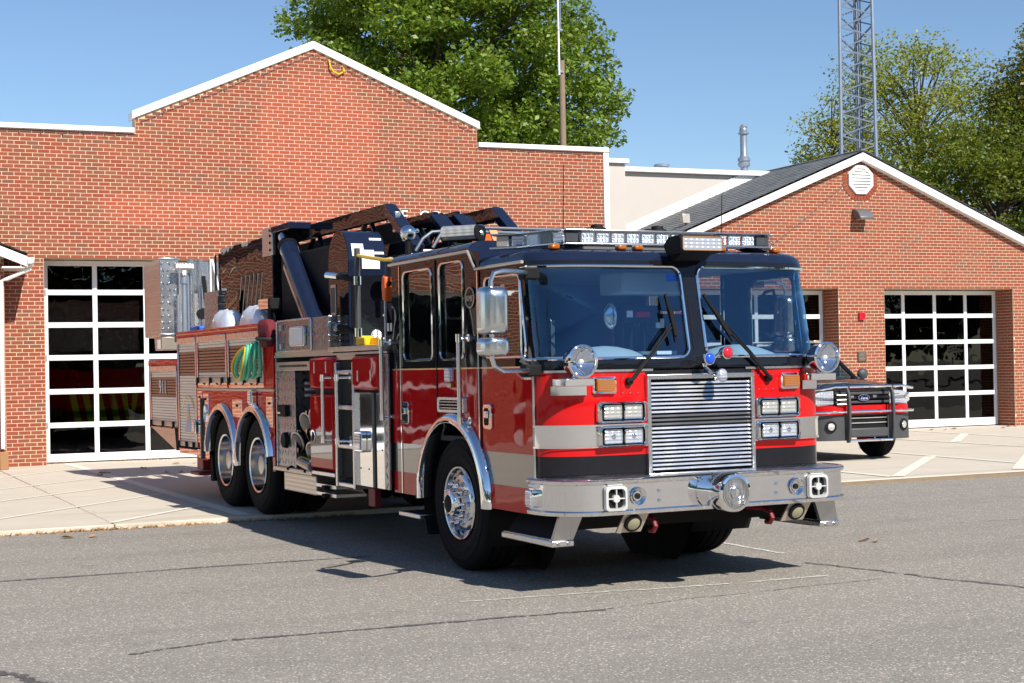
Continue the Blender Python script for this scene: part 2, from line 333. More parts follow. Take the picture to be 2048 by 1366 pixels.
# ================================================================== ground
AZ = 0.055                       # apron height above the road
def edge_y(x): return 16.56 + 0.0375 * (x - 1.5)
def asphalt_mat():
    k = NT('asphalt'); p = k.pos()
    fine = k.noise(p, 60, 3, 0.7); mid = k.noise(p, 62, 3, 0.75); big = k.noise(p, 0.45, 4)
    ct = k.math('MULTIPLY', k.math('SUBTRACT', mid, 0.36), 3.4, True)
    c = k.mix(ct, (0.185, 0.168, 0.146, 1), (0.375, 0.342, 0.298, 1)); c = k.mix(k.math('MULTIPLY', big, 0.4), c, (0.325, 0.292, 0.25, 1))
    vo = k.node('TexVoronoi'); vo.inputs['Scale'].default_value = 58; k.l.new(p, vo.inputs['Vector'])
    sel = k.node('SeparateColor'); k.l.new(vo.outputs['Color'], sel.inputs[0])
    stone = k.math('MULTIPLY', k.math('LESS_THAN', vo.outputs['Distance'], 0.42), k.math('GREATER_THAN', sel.outputs[0], 0.70))
    c = k.mix(k.math('MULTIPLY', stone, 0.8), c, k.ramp(sel.outputs[1], [(0, (0.46, 0.44, 0.41)), (0.6, (0.66, 0.57, 0.44)), (1, (0.85, 0.80, 0.72))]))
    hole = k.math('MULTIPLY', k.math('LESS_THAN', vo.outputs['Distance'], 0.40), k.math('LESS_THAN', sel.outputs[0], 0.12)); c = k.mix(k.math('MULTIPLY', hole, 0.7), c, (0.07, 0.068, 0.066, 1))
    tm = k.node('Mapping'); tm.inputs['Scale'].default_value = (0.10, 1.1, 1); k.l.new(p, tm.inputs[0])
    c = k.mix(k.math('MULTIPLY', k.math('SUBTRACT', k.noise(tm.outputs[0], 1.0, 5, 0.6), 0.48, True), 1.1), c, (0.13, 0.12, 0.108, 1))
    oil = k.math('MULTIPLY', k.math('SUBTRACT', k.noise(p, 1.5, 5, 0.6), 0.60, True), 2.2); c = k.mix(oil, c, (0.10, 0.094, 0.088, 1))
    k.put(color=c, rough=0.9, spec=0.25); k.bump(k.math('ADD', mid, k.math('MULTIPLY', stone, 0.4)), 0.8, 0.012); MATS['asphalt'] = k.m
    k = NT('concrete'); p = k.pos(); n = k.noise(p, 1.2, 5); f = k.noise(p, 55, 4)
    mp = k.node('Mapping'); mp.inputs['Scale'].default_value = (0.12, 1.6, 1); k.l.new(p, mp.inputs[0]); st = k.noise(mp.outputs[0], 1.6, 4)
    c = k.mix(n, (0.52, 0.46, 0.37, 1), (0.65, 0.585, 0.48, 1)); c = k.mix(k.math('MULTIPLY', f, 0.25), c, (0.34, 0.30, 0.25, 1))
    c = k.mix(k.math('MULTIPLY', k.math('GREATER_THAN', st, 0.62), 0.22), c, (0.30, 0.25, 0.19, 1))
    k.put(color=c, rough=0.85, spec=0.25); k.bump(f, 0.3, 0.006); MATS['concrete'] = k.m
    for nm, col, wear in (('crack_seal', (0.10, 0.094, 0.087), 0.46), ('old_paint', (0.60, 0.57, 0.52), 0.40), ('bay_paint', (0.76, 0.71, 0.59), 0.38)):
        k = NT(nm); p = k.pos(); w = k.math('GREATER_THAN', k.noise(p, 26, 5, 0.7), wear)
        k.put(color=(*col, 1), rough=0.8); tr = k.node('BsdfTransparent'); mx = k.node('MixShader')
        k.l.new(w, mx.inputs[0]); k.l.new(tr.outputs[0], mx.inputs[1]); k.l.new(k.b.outputs[0], mx.inputs[2]); k.l.new(mx.outputs[0], k.out.inputs['Surface']); MATS[nm] = k.m
asphalt_mat()
g = MB(); g.box(-900, 900, -900, 900, -0.3, 0.0); tag(g.build('asphalt_ground', 'asphalt', smooth=False), kind='structure')
# concrete apron: separate slabs with open joints
ap = empty('concrete_apron'); tag(ap, kind='structure')
js = [-14.0, -6.0, 2.42, 8.9, 27.0, 36.0]
for i in range(len(js) - 1):
    a, b = js[i] + 0.006, js[i + 1] - 0.006
    m = MB(); m.prism([(a + (0.2 if abs(js[i] - 2.42) < .01 else 0), edge_y(a)), (b + (0.2 if abs(js[i + 1] - 2.42) < .01 else 0), edge_y(b)), (b, 29.3), (a, 29.3)], 'z', -0.05, AZ)
    m.build('slab', 'concrete', ap, bevel=0.012)
m = MB(); m.box(-14, 36, 16.9, 29.4, -0.04, AZ - 0.012); m.build('joint_fill', 'pole_wood', ap, smooth=False)
# dry weeds along the apron's edge and joints
def weeds():
    V = []; F = []
    def tuft(x, y, z, n, h):
        for _ in range(n):
            a = random.uniform(0, 6.28); l = h * random.uniform(0.5, 1.2); px, py = x + random.gauss(0, .05), y + random.gauss(0, .02)
            dx, dy = math.cos(a) * l * 0.9, math.sin(a) * l * 0.9; w = 0.006; o = len(V)
            V.extend([(px - w, py, z), (px + w, py, z), (px + dx, py + dy, z + l * random.uniform(.2, .8))]); F.append((o, o + 1, o + 2))
    for _ in range(520):
        x = random.choice([random.uniform(2.0, 5.2), random.uniform(11.9, 19), random.uniform(1, 3.6)])
        if random.random() < 0.6: tuft(x, edge_y(x) - 0.02, 0.0, 5, 0.06)
    for _ in range(110): t = random.random(); tuft(2.62 - 0.2 * t, 16.6 + 11 * t, AZ - 0.02, 4, 0.05)
    for x, n in ((3.5, 60), (4.7, 20), (5.2, 40)):
        for _ in range(n): tuft(x + random.gauss(0, .12), 28.62, AZ, 2, 0.05)
    np_mesh('dry_weeds', np.array(V), np.array(F), 'leaf_litter')
weeds(); tag(bpy.data.objects['dry_weeds'], 'dry brown weeds along the edge and joints of the concrete apron', 'weeds', kind='stuff')
def stripe(name, a, b, w, mat, z, jit=0.0, n=1, parent=None):
    a, b = Vector((*a, 0)), Vector((*b, 0)); d = (b - a).normalized(); s_ = Vector((-d.y, d.x, 0)); L = []; Rr = []
    off = 0
    for i in range(n + 1):
        off += random.gauss(0, jit); ww = w / 2 * (random.uniform(.4, 1.4) if jit else 1)
        p = a + (b - a) * (i / n) + s_ * off; L.append(p + s_ * ww + Vector((0, 0, z))); Rr.append(p - s_ * ww + Vector((0, 0, z)))
    m = MB(); m.loft([L, Rr], closed=False); o = m.build(name, mat, parent, smooth=False); return o
pl = empty('parking_lines'); tag(pl, kind='structure'); ZP = AZ + 0.004
for a, b, w in [((3.70, 28.5), (4.03, 16.8), .16), ((-.9, 21.4), (3.63, 26.85), .075), ((-1.6, 19.0), (3.70, 24.3), .075), ((-2, 16.6), (3.76, 22.4), .075), ((.5, 16.7), (3.80, 20.4), .075), ((2.6, 16.75), (3.9, 18.3), .09),
                ((21.42, 28.25), (21.12, 23.5), .12), ((21.12, 23.5), (20.9, 17.4), .12), ((19.03, 25.8), (18.85, 17.3), .12), ((16.2, 22.4), (15.85, 17.25), .12), ((12.85, 19.0), (12.8, 17.15), .12),
                ((21.2, 25.95), (19.1, 23.65), .17), ((15.95, 20.35), (12.9, 17.15), .17), ((18.8, 21.2), (15.0, 17.25), .17), ((12.8, 20.3), (9.9, 17.1), .17)]:
    stripe('line', a, b, w, 'bay_paint', ZP, parent=pl)
    ZP += 0.0004
rm = empty('road_marks'); tag(rm, kind='structure')
for a, b, w, mt, j in [((-2.5, 12.85), (4.2, 12.9), .06, 'crack_seal', .006), ((1.5, 9.12), (2.2, 9.30), .03, 'crack_seal', .004), ((2.15, 9.31), (4.6, 9.26), .045, 'crack_seal', .005), ((4.6, 9.26), (7.0, 9.5), .012, 'crack_seal', .008),
                    ((0.7, 9.05), (1.05, 8.45), .07, 'crack_seal', .01), ((7.05, 10.6), (7.62, 8.2), .045, 'crack_seal', .012), ((5.2, 9.93), (5.92, 9.885), .045, 'old_paint', .001), ((6.07, 9.87), (6.78, 9.865), .045, 'old_paint', .001),
                    ((3.9, 10.05), (5.2, 9.93), .03, 'old_paint', .003), ((7.22, 12.2), (7.28, 11.2), .05, 'old_paint', .003), ((9.9, 12.4), (14, 12.1), .015, 'crack_seal', .008)]:
    stripe('mark', a, b, w, mt, 0.004, j, 40, rm)
# fallen leaves
lv = MB()
for x, y, z in [(8.35, 11.6, 0), (2.3, 15.9, 0), (4.6, 26.1, AZ), (4.9, 24.6, AZ), (5.4, 24.2, AZ), (5.6, 26.9, AZ), (6.2, 27.1, AZ), (3.6, 24.6, AZ), (3.8, 25.2, AZ), (21.9, 27.9, AZ), (22.6, 28.0, AZ), (23.6, 27.6, AZ), (24.1, 28.0, AZ), (16.6, 22.9, AZ)]:
    for q in range(2):
        a = random.uniform(0, 6.28); x_, y_ = x + random.gauss(0, .12) * q, y + random.gauss(0, .1) * q; s_ = random.uniform(.035, .06)
        lv.add([(x_ + s_ * math.cos(a) * 1.5, y_ + s_ * math.sin(a) * 1.5, z + .012), (x_ - s_ * math.sin(a), y_ + s_ * math.cos(a), z + .035), (x_ - s_ * math.cos(a) * 1.5, y_ - s_ * math.sin(a) * 1.5, z + .008), (x_ + s_ * math.sin(a), y_ - s_ * math.cos(a), z + .02)], [(0, 1, 2), (0, 2, 3)])
tag(lv.build('fallen_leaves', 'leaf_litter', smooth=False, recalc=False), 'scattered dry brown leaves lying on the apron and road', 'leaves', kind='stuff')

# ================================================================== brick buildings
BL, BH, BD = 0.2032, 0.0677, 0.005; BJ = 0.0068
class Bricks:
    def __init__(s, parent, mat): s.p = parent; s.mat = mat; s.full = []; s.rest = MB(); s.rest.M = None
    def one(s, x0, x1, y, z0, z1):
        j = BJ; e = random.uniform(-.001, .001); yy = y - BD + e
        a, b, c, d = x0 + j, x1 - j, z0 + j, z1 - j
        s.rest.add([(a, y + .01, c), (b, y + .01, c), (b, y + .01, d), (a, y + .01, d), (a, yy, c), (b, yy, c), (b, yy, d), (a, yy, d)],
                   [(4, 5, 6, 7), (0, 4, 7, 3), (5, 1, 2, 6), (7, 6, 2, 3), (0, 1, 5, 4)])
    def wall(s, y, z0, z1, intervals, near=None):
        k = 0; z = z0
        while z < z1 - 0.02:
            zt = min(z + BH, z1); off = (k % 2) * BL / 2 + (0.011 * math.sin(k * 1.7))
            for a, b in intervals((z + zt) / 2, zt):
                x = math.floor((a - off) / BL) * BL + off
                while x < b:
                    p, q = max(x, a), min(x + BL, b)
                    if q - p > 0.03:
                        if near is not None and q - p > BL - .001 and zt - z > BH - .001: s.full.append((near(p, z), p, y, z))
                        else: s.one(p, q, y, z, zt)
                    x += BL
            z = zt; k += 1
    def jamb(s, x, y0, y1, z0, z1, sign):
        k = 0; z = z0
        while z < z1 - 0.02:
            zt = min(z + BH, z1); yy = y0 - (k % 2) * BL / 2
            while yy < y1:
                a, b = max(yy, y0) + BJ, min(yy + BL, y1) - BJ
                if b - a > .02:
                    xo = x + sign * BD; xi = x - sign * .01; c, d = z + BJ, zt - BJ
                    s.rest.add([(xi, a, c), (xi, b, c), (xi, b, d), (xi, a, d), (xo, a, c), (xo, b, c), (xo, b, d), (xo, a, d)], [(4, 5, 6, 7), (0, 4, 7, 3), (5, 1, 2, 6), (7, 6, 2, 3), (0, 1, 5, 4)])
                yy += BL
            z = zt; k += 1
    def done(s, limit=300):
        s.full.sort(key=lambda t: t[0]); pick, other = s.full[:limit], s.full[limit:]
        for _, x, y, z in other: s.one(x, x + BL, y, z, z + BH)
        if pick:
            m = MB(); j = BJ
            m.add([(j, .01, j), (BL - j, .01, j), (BL - j, .01, BH - j), (j, .01, BH - j), (j, -BD, j), (BL - j, -BD, j), (BL - j, -BD, BH - j), (j, -BD, BH - j)], [(4, 5, 6, 7), (0, 4, 7, 3), (5, 1, 2, 6), (7, 6, 2, 3), (0, 1, 5, 4)])
            o = m.build('brick', s.mat, s.p, smooth=False, recalc=False)
            for i, (_, x, y, z) in enumerate(pick):
                q = o if i == 0 else o.copy()
                if i: COL.objects.link(q)
                q.location = (x, y + random.uniform(-.002, .002), z)
        r = s.rest.build('brickwork', s.mat, s.p, smooth=False, recalc=False); r['kind'] = 'stuff'

def garage_door(parent, x0, x1, y, z0, rows, ncol, bottom=0.12):
    """sectional overhead door: white rails and stiles, one glass pane in every field"""
    st, rl = 0.085, 0.095; fr = MB(); W = (x1 - x0) / ncol; top = rows[0]
    for i in range(ncol + 1):
        xc = min(max(x0 + i * W, x0 + st / 2), x1 - st / 2)
        for a, b in zip(rows[:-1], rows[1:]): fr.box(xc - st / 2, xc + st / 2, y, y + .045, b + rl / 2 - .002, a - rl / 2 + .002)
    for i, z in enumerate(rows):
        h = rl / 2
        zz0, zz1 = (z - h, z + h)
        if i == len(rows) - 1: zz0 = z0 + .02
        fr.box(x0, x1, y - .006, y + .047, zz0, zz1)
    d = fr.build('garage_door', 'door_frame', parent, bevel=0.006)
    for i in range(ncol):
        for a, b in zip(rows[:-1], rows[1:]):
            m = MB(); m.box(x0 + i * W + .03, x0 + (i + 1) * W - .03, y + .018, y + .026, b + .035, a - .035); m.build('pane', 'door_glass', d, smooth=False)
    m = MB(); m.box(x0, x1, y + .005, y + .04, z0, z0 + .02); m.build('bottom_seal', 'rubber', d, smooth=False)
    for zz in rows[1:-1:2]:
        m = MB(); m.box(x0 + .02, x0 + .05, y - .02, y - .006, zz - .05, zz + .05); m.build('hinge', 'galv', d, smooth=False)
    return d
def wall_panels(rects, y, t, name, mat, parent, extra=None):
    m = MB()
    for a, b, c, d in rects: m.box(a, b, y, y + t, c, d)
    if extra: extra(m)
    return m.build(name, mat, parent, smooth=False)
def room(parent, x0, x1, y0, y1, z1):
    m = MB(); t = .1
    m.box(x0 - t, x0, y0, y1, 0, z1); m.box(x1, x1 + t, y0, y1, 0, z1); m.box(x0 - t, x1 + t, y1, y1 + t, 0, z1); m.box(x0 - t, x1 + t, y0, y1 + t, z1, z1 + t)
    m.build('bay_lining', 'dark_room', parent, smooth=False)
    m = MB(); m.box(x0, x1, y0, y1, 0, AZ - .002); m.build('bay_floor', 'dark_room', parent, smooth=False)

# ---- main hall
WY = 28.2; hall = empty('brick_fire_station', (0, 0, 0)); tag(hall, 'tall red brick engine hall with stepped gable parapet behind the ladder truck', 'building')
D1 = (3.316, 6.98); D2 = (9.45, 13.1); DH = 3.66; XL, XW, XR = -9.0, 2.42, 14.19; GL, GR, PK = 4.92, 11.46, 8.2
def gz(x): return 7.60 - (7.60 - 6.15) / (PK - GL) * (PK - x) if x < PK else 7.60 - (7.60 - 6.25) / (GR - PK) * (x - PK)
def main_iv(z, zt):
    if zt > 5.885:
        iv = []
        if zt > 7.6: return iv
        a = GL if zt < 6.15 else PK - (7.60 - zt) * (PK - GL) / 1.45; b = GR if zt < 6.25 else PK + (7.60 - zt) * (GR - PK) / 1.35
        return [(a, b)] if b - a > .05 else []
    if z < DH: return [(XW, D1[0]), (D1[1], D2[0]), (D2[1], XR)]
    return [(XL, XR)]
wall_panels([(XW, D1[0], 0, DH), (D1[1], D2[0], 0, DH), (D2[1], XR, 0, DH), (XL, XR, DH, 5.885)], WY, .3, 'wall', 'mortar_patch', hall,
            lambda m: m.prism([(GL, 5.885), (GR, 5.885), (GR, 6.25), (PK, 7.6), (GL, 6.15)], 'y', WY, WY + .3))
hw = bpy.data.objects['wall']
B = Bricks(hw, 'brick_patch')
B.wall(WY, AZ, 7.6, main_iv, near=lambda x, z: (abs(x - 2.75) * .8 + abs(z - 2.5)) if 2.62 < x < 3.2 else ((x - 2.65) + abs(z - 5.0) * .6 + 2.2 if 2.62 < x < 9 and 3.66 < z < 5.8 else 90 + x))
for D in (D1, D2): B.jamb(D[0], WY, WY + .55, AZ, DH, 1); B.jamb(D[1], WY, WY + .55, AZ, DH, -1)
B.done()
m = MB()
for D in (D1, D2): m.box(D[0] - .01, D[0] - .003, WY + .28, WY + .6, 0, DH); m.box(D[1] + .003, D[1] + .01, WY + .28, WY + .6, 0, DH); m.box(D[0] - .3, D[1] + .3, WY + .3, WY + .56, DH + .002, DH + .3)
m.build('door_reveal', 'mortar', hall, smooth=False)
for D in (D1, D2): garage_door(hall, D[0] + .04, D[1] - .03, WY + .55, AZ, [3.60, 3.08, 2.50, 1.92, 1.32, .725, .17], 4)
m = MB(); m.box(XL, XL + .2, WY + .3, 45, 3.7, 5.8); m.box(XR - .2, XR, WY + .3, 45, 0, 5.8); m.box(XL, XR, 45, 45.2, 0, 5.8); m.box(XL, XR, WY + .3, 45.2, 5.5, 5.7); m.build('side_wall', 'stucco', hall, smooth=False)
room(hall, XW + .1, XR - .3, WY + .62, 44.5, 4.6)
# white metal coping: level caps, rakes, corner board
def coping(parts, parent):
    for pts, y0, y1 in parts:
        m = MB(); m.prism(pts, 'y', y0, y1); m.build('coping', 'white_trim', parent, bevel=.008)
cy0, cy1 = WY - .05, WY + .36
coping([([(XL, 5.885), (GL - .02, 5.885), (GL - .02, 5.975), (XL, 5.975)], cy0, cy1), ([(GR + .02, 5.885), (XR + .11, 5.885), (XR + .11, 5.975), (GR + .02, 5.975)], cy0, cy1),
        ([(GL - .06, 6.13), (PK, 7.58), (PK, 7.73), (GL - .06, 6.27)], cy0, cy1), ([(PK + .001, 7.58), (GR + .05, 6.23), (GR + .05, 6.37), (PK + .001, 7.73)], cy0, cy1),
        ([(XR - .01, AZ), (XR + .11, AZ), (XR + .11, 5.88), (XR - .01, 5.88)], WY - .03, WY + .3)], hall)
for ch, xx in zip('FIRECO', (9.22, 9.40, 9.60, 9.86, 10.26, 10.50)): text('wall_letter', ch, 0.30, 'white', (xx + .06, WY - .05, 4.50), (rad(90), 0, 0), hall, .03)
m = MB(); m.tube([(8.50, WY - .03, 7.40), (8.52, WY - .06, 7.25), (8.58, WY - .07, 7.17), (8.68, WY - .06, 7.13), (8.78, WY - .05, 7.19), (8.77, WY - .05, 7.26)], .016, 6); m.sphere((8.78, WY - .06, 7.2), .03, 8, 6); m.build('cable_end', 'yellow', hall)
m = MB()   # thin string-light wire clipped under the coping
for a, b in (((XL, 5.86), (GL, 5.86)), ((GR, 5.86), (XR, 5.86)), ((GL + .1, 6.10), (PK, 7.50)), ((PK, 7.50), (GR - .1, 6.18))):
    n = int(abs(b[0] - a[0]) / .18); P = [(a[0] + (b[0] - a[0]) * i / n, WY - .022, a[1] + (b[1] - a[1]) * i / n + random.uniform(-.035, .005)) for i in range(n + 1)]
    m.tube(P, .005, 4)
    for q in P[::2]: m.tube([q, (q[0] + random.uniform(-.02, .02), q[1], q[2] - .045)], .006, 4)
m.build('light_string', 'galv_dark', hall)

# ---- right gabled wing
RY = 28.4; wing = empty('gabled_brick_wing'); tag(wing, 'low red brick wing with shingled gable roof and octagonal louver', 'building')
E1 = (16.42, 19.9); E2 = (21.1, 24.65); EH = 3.175; WL, WR, RP, RZ = 15.6, 25.45, 20.52, 6.0; SL = 0.405
def wing_iv(z, zt):
    if z < EH: return [(WL, E1[0]), (E1[1], E2[0]), (E2[1], WR)]
    h = (RZ - zt) / SL
    if h < .05: return []
    a, b = max(WL, RP - h), min(WR, RP + h)
    if abs(z - 5.54) < .46:        # octagon of bricks round the louver
        w = .46 - max(0, abs(z - 5.54) - .19); return [(a, RP - w), (RP + w, b)]
    return [(a, b)]
EZ = RZ - SL * (RP - WL)
def wing_extra(m): m.prism([(WL, EH), (WR, EH), (WR, EZ), (RP, RZ), (WL, EZ)], 'y', RY, RY + .3)
wall_panels([(WL, E1[0], 0, EH), (E1[1], E2[0], 0, EH), (E2[1], WR, 0, EH)], RY, .3, 'wall', 'mortar', wing, wing_extra)
ww = [o for o in wing.children][0]
B = Bricks(ww, 'brick')
B.wall(RY, AZ, 6.0, wing_iv, near=lambda x, z: (abs(x - 19.0) + 1.2 * abs(z - 3.9)) if 17.6 < x < 21 and z > 3.2 else 50 + x)
for E in (E1, E2): B.jamb(E[0], RY, RY + .55, AZ, EH, 1); B.jamb(E[1], RY, RY + .55, AZ, EH, -1)
# radial bricks of the octagon
for i in range(32):
    a = 2 * math.pi * (i + .5) / 32; r0 = .335 / max(math.cos((a + math.pi / 8) % (math.pi / 4) - math.pi / 8), .9); r1 = .455 / max(math.cos((a + math.pi / 8) % (math.pi / 4) - math.pi / 8), .9)
    da = math.pi / 32 * .86; pts = [(RP + r * math.cos(a + s_ * da), 5.54 + r * math.sin(a + s_ * da)) for r, s_ in ((r0, -1), (r1, -1), (r1, 1), (r0, 1))]
    B.rest.prism(pts, 'y', RY - .02, RY + .01)
B.done()
m = MB()
for E in (E1, E2): m.box(E[0] - .01, E[0] - .003, RY + .28, RY + .6, 0, EH); m.box(E[1] + .003, E[1] + .01, RY + .28, RY + .6, 0, EH); m.box(E[0] - .3, E[1] + .3, RY + .3, RY + .56, EH + .002, EH + .3)
m.build('door_reveal', 'mortar', wing, smooth=False)
for E in (E1, E2): garage_door(wing, E[0] + .05, E[1] - .03, RY + .55, AZ, [3.11, 2.585, 1.995, 1.41, .82, .20], 4)
m = MB(); m.box(WL, WL + .2, RY + .3, 40, 0, 3.9); m.box(WR - .2, WR, RY + .3, 40, 0, 3.9); m.box(WL, WR, 40, 40.2, 0, 3.9); m.build('side_wall', 'stucco', wing, smooth=False)
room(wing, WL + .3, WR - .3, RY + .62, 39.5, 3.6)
def gable_roof(parent, xc, zr, slope, half, y0, y1, name='roof'):
    m = MB(); h = half
    for sg in (-1, 1):
        n = 30
        for i in range(n):      # overlapping shingle courses
            a, b = h * (1 - i / n), h * (1 - (i + 1) / n) - .03
            za, zb = zr - slope * a, zr - slope * b
            m.add([(xc + sg * a, y0, za + .012), (xc + sg * max(b, 0), y0, zr - slope * max(b, 0)), (xc + sg * max(b, 0), y1, zr - slope * max(b, 0)), (xc + sg * a, y1, za + .012), (xc + sg * a, y0, za - .02), (xc + sg * a, y1, za - .02)], [(0, 1, 2, 3), (0, 3, 5, 4)])
    o = m.build(name, 'shingle', parent, smooth=False, recalc=False)
    m = MB(); m.prism([(xc - h, zr - slope * h - .03), (xc, zr - .03), (xc + h, zr - slope * h - .03), (xc + h, zr - slope * h - .1), (xc, zr - .1), (xc - h, zr - slope * h - .1)], 'y', y0 + .25, y1); m.build('roof_deck', 'matte', parent, smooth=False)
    m = MB(); m.box(xc - .06, xc + .06, y0 + .01, y1, zr - .02, zr + .025); m.build('ridge_cap', 'shingle', parent, bevel=.02)
    return o
def shingle_mat():
    k = NT('shingle'); p = k.pos(); mp = k.node('Mapping'); mp.inputs['Scale'].default_value = (3.2, 3.6, 3.2); k.l.new(p, mp.inputs[0])
    vo = k.node('TexVoronoi'); vo.inputs['Scale'].default_value = 1.6; k.l.new(mp.outputs[0], vo.inputs['Vector'])
    c = k.ramp(vo.outputs['Color'], [(0, (0.12, 0.128, 0.135)), (0.5, (0.18, 0.188, 0.195)), (1, (0.24, 0.24, 0.235))]); n = k.noise(p, 90, 3)
    k.put(color=k.mix(k.math('MULTIPLY', n, .4), c, (0.05, 0.05, 0.055, 1)), rough=0.9); k.bump(n, .5, .006); MATS['shingle'] = k.m
shingle_mat()
gable_roof(wing, RP, 6.165, .405, 5.35, RY - .17, 40)
for sg in (-1, 1):
    m = MB(); xe = RP + sg * 5.3; ze = 6.12 - .405 * 5.3
    m.prism([(RP, 6.12), (xe, ze), (xe, ze - .16), (RP, 5.955)], 'y', RY - .15, RY - .11); m.prism([(RP, 5.96), (xe, ze - .155), (xe, ze - .17), (RP, 5.945)], 'y', RY - .11, RY + .02); m.build('rake_board', 'white_trim', wing, bevel=.004)
lou = MB()
def octo(r, off=math.pi / 8): return [(RP + r * math.cos(off + i * math.pi / 4), 5.54 + r * math.sin(off + i * math.pi / 4)) for i in range(8)]
lou.loft([[(x, RY - .03, z) for x, z in octo(.345)], [(x, RY - .06, z) for x, z in octo(.335)], [(x, RY - .06, z) for x, z in octo(.265)], [(x, RY - .0, z) for x, z in octo(.26)]]); lou.add([(x, RY - .005, z) for x, z in octo(.27)], [tuple(range(8))])
lo = lou.build('louver', 'white_trim', wing)
for i in range(7):
    z = 5.54 - .205 + i * .0683; w = .245 - max(0, abs(z - 5.54) - .1) * .95; m = MB(); m.add([(RP - w, RY - .055, z - .02), (RP + w, RY - .055, z - .02), (RP + w, RY - .02, z + .03), (RP - w, RY - .02, z + .03), (RP - w, RY - .045, z - .025), (RP + w, RY - .045, z - .025), (RP + w, RY - .01, z + .025), (RP - w, RY - .01, z + .025)], [(0, 1, 2, 3), (4, 7, 6, 5), (0, 4, 5, 1), (2, 6, 7, 3)]); m.build('slat', 'white_trim', lo)
# wall lamp, fire alarm, plaque (fixed to the wing)
m = MB(); m.prism([(RY - .02, 4.90), (RY - .02, 4.70), (RY - .30, 4.66), (RY - .31, 4.70), (RY - .22, 4.82), (RY - .10, 4.89)], 'x', 20.30, 20.66); wlamp = m.build('wall_lamp', 'lamp_grey', None, bevel=.015)
tag(wlamp, 'curved grey wall lamp fixed to the brick gable below the octagonal louver', 'lamp'); m = MB(); m.box(20.33, 20.63, RY - .29, RY - .05, 4.655, 4.665); m.build('lens', 'lens_warm', wlamp)
al = MB(); al.box(20.40, 20.54, RY - .07, RY - .005, 2.49, 2.65); al = al.build('fire_alarm', 'lens_red', None, bevel=.012); tag(al, 'small red fire alarm box on the brick pier between the doors', 'alarm')
m = MB(); m.box(20.49, 20.53, RY - .09, RY - .07, 2.54, 2.62); m.build('strobe', 'clear', al, bevel=.004)
pq = MB(); pq.box(20.36, 20.58, RY - .03, RY - .005, 1.58, 1.81); pq = pq.build('plaque', 'bronze', None, bevel=.006); tag(pq, 'small square bronze plaque on the brick pier above the parked pickup', 'plaque')
for i in range(6):
    m = MB(); m.box(20.385, 20.555 - .03 * (i % 2), RY - .034, RY - .03, 1.765 - i * .03, 1.772 - i * .03); m.build('raised_line', 'tan_metal', pq, smooth=False)
m = MB()
P = [(RP - .1, 5.75), (20.0, 5.35), (18.9, 4.55), (18.0, 3.95)]
for i in range(3):
    for t in range(8):
        a = [P[i][j] + (P[i + 1][j] - P[i][j]) * t / 8 for j in (0, 1)]; b = [P[i][j] + (P[i + 1][j] - P[i][j]) * (t + 1) / 8 for j in (0, 1)]
        m.tube([(a[0], RY - .02, a[1]), ((a[0] + b[0]) / 2, RY - .022, (a[1] + b[1]) / 2 - .02), (b[0], RY - .02, b[1])], .005, 4)
m.build('loose_wire', 'galv_dark', wing)
pb = MB(); pb.box(19.45, 19.62, RY + .30, RY + .52, 1.93, 2.06); tag(pb.build('cardboard_box', 'tan_metal', None, bevel=.01), 'small pale box on the ledge of the bay door beside the truck cab', 'box')
m = MB(); m.box(19.3, 19.86, RY + .28, RY + .56, 1.86, 1.92); m.build('ledge', 'white_trim', wing, bevel=.006)

# ---- stucco link building between the two
link = empty('stucco_link_block'); tag(link, 'plain cream stucco block between the brick hall and the gabled wing', 'building')
m = MB(); m.box(14.32, 20.4, 31.9, 38, 0, 6.02); m.build('wall', 'stucco', link, bevel=.02); m = MB(); m.box(14.31, 15.62, 30.0, 31.898, 0, 5.93); m.build('corner_wall', 'stucco', link, bevel=.02)
m = MB(); m.box(14.4, 20.75, 31.78, 38.1, 6.02, 6.13); m.build('coping', 'white_trim', link, bevel=.01); m = MB(); m.box(14.31, 15.68, 29.92, 31.90, 5.932, 6.03); m.build('coping', 'white_trim', link, bevel=.01)
m = MB(); m.add([(20.5, 31.87, 6.15), (15.5, 31.87, 6.165 - .405 * 5.02), (15.5, 31.87, 6.165 - .405 * 5.02 + .24), (19.9, 31.87, 6.15)], [(0, 1, 2, 3)]); m.build('roof_flashing', 'white_trim', link, smooth=False)
fp = MB(); X, Yp = 20.2, 32.6; fp.lathe([(.085, 0), (.085, .32), (.14, .36), (.15, .42), (.12, .45), (.15, .48), (.15, .54), (.10, .58), (.085, .62), (.085, 1.12), (.13, 1.13), (.13, 1.16), (.09, 1.17), (.10, 1.22), (.085, 1.27), (.10, 1.30), (.05, 1.36)], (X, Yp, 6.0), (0, 0, 1), 16)
tag(fp.build('flue_pipe', 'galv', None), 'tall galvanised flue pipe with ringed collar rising behind the shingle roof', 'flue')
fv = MB(); fv.lathe([(.16, 0), (.16, .28), (.19, .29), (.19, .33), (.17, .35)], (18.05, 32.8, 6.0), (0, 0, 1), 16); tag(fv.build('roof_vent', 'galv', None), 'short round metal roof vent above the stucco coping', 'vent')
sf = MB(); sf.cyl((16.45, 28.9, 4.3), (16.45, 28.9, 4.58), .025, 8); sf = sf.build('roof_floodlight', 'rust'); tag(sf, 'small floodlight on a short post at the low edge of the shingle roof', 'floodlight')
m = MB(); m.prism([(28.82, 4.56), (28.96, 4.60), (28.92, 4.76), (28.84, 4.76)], 'x', 16.34, 16.52); m.build('lamp_head', 'tan_metal', sf, bevel=.01)

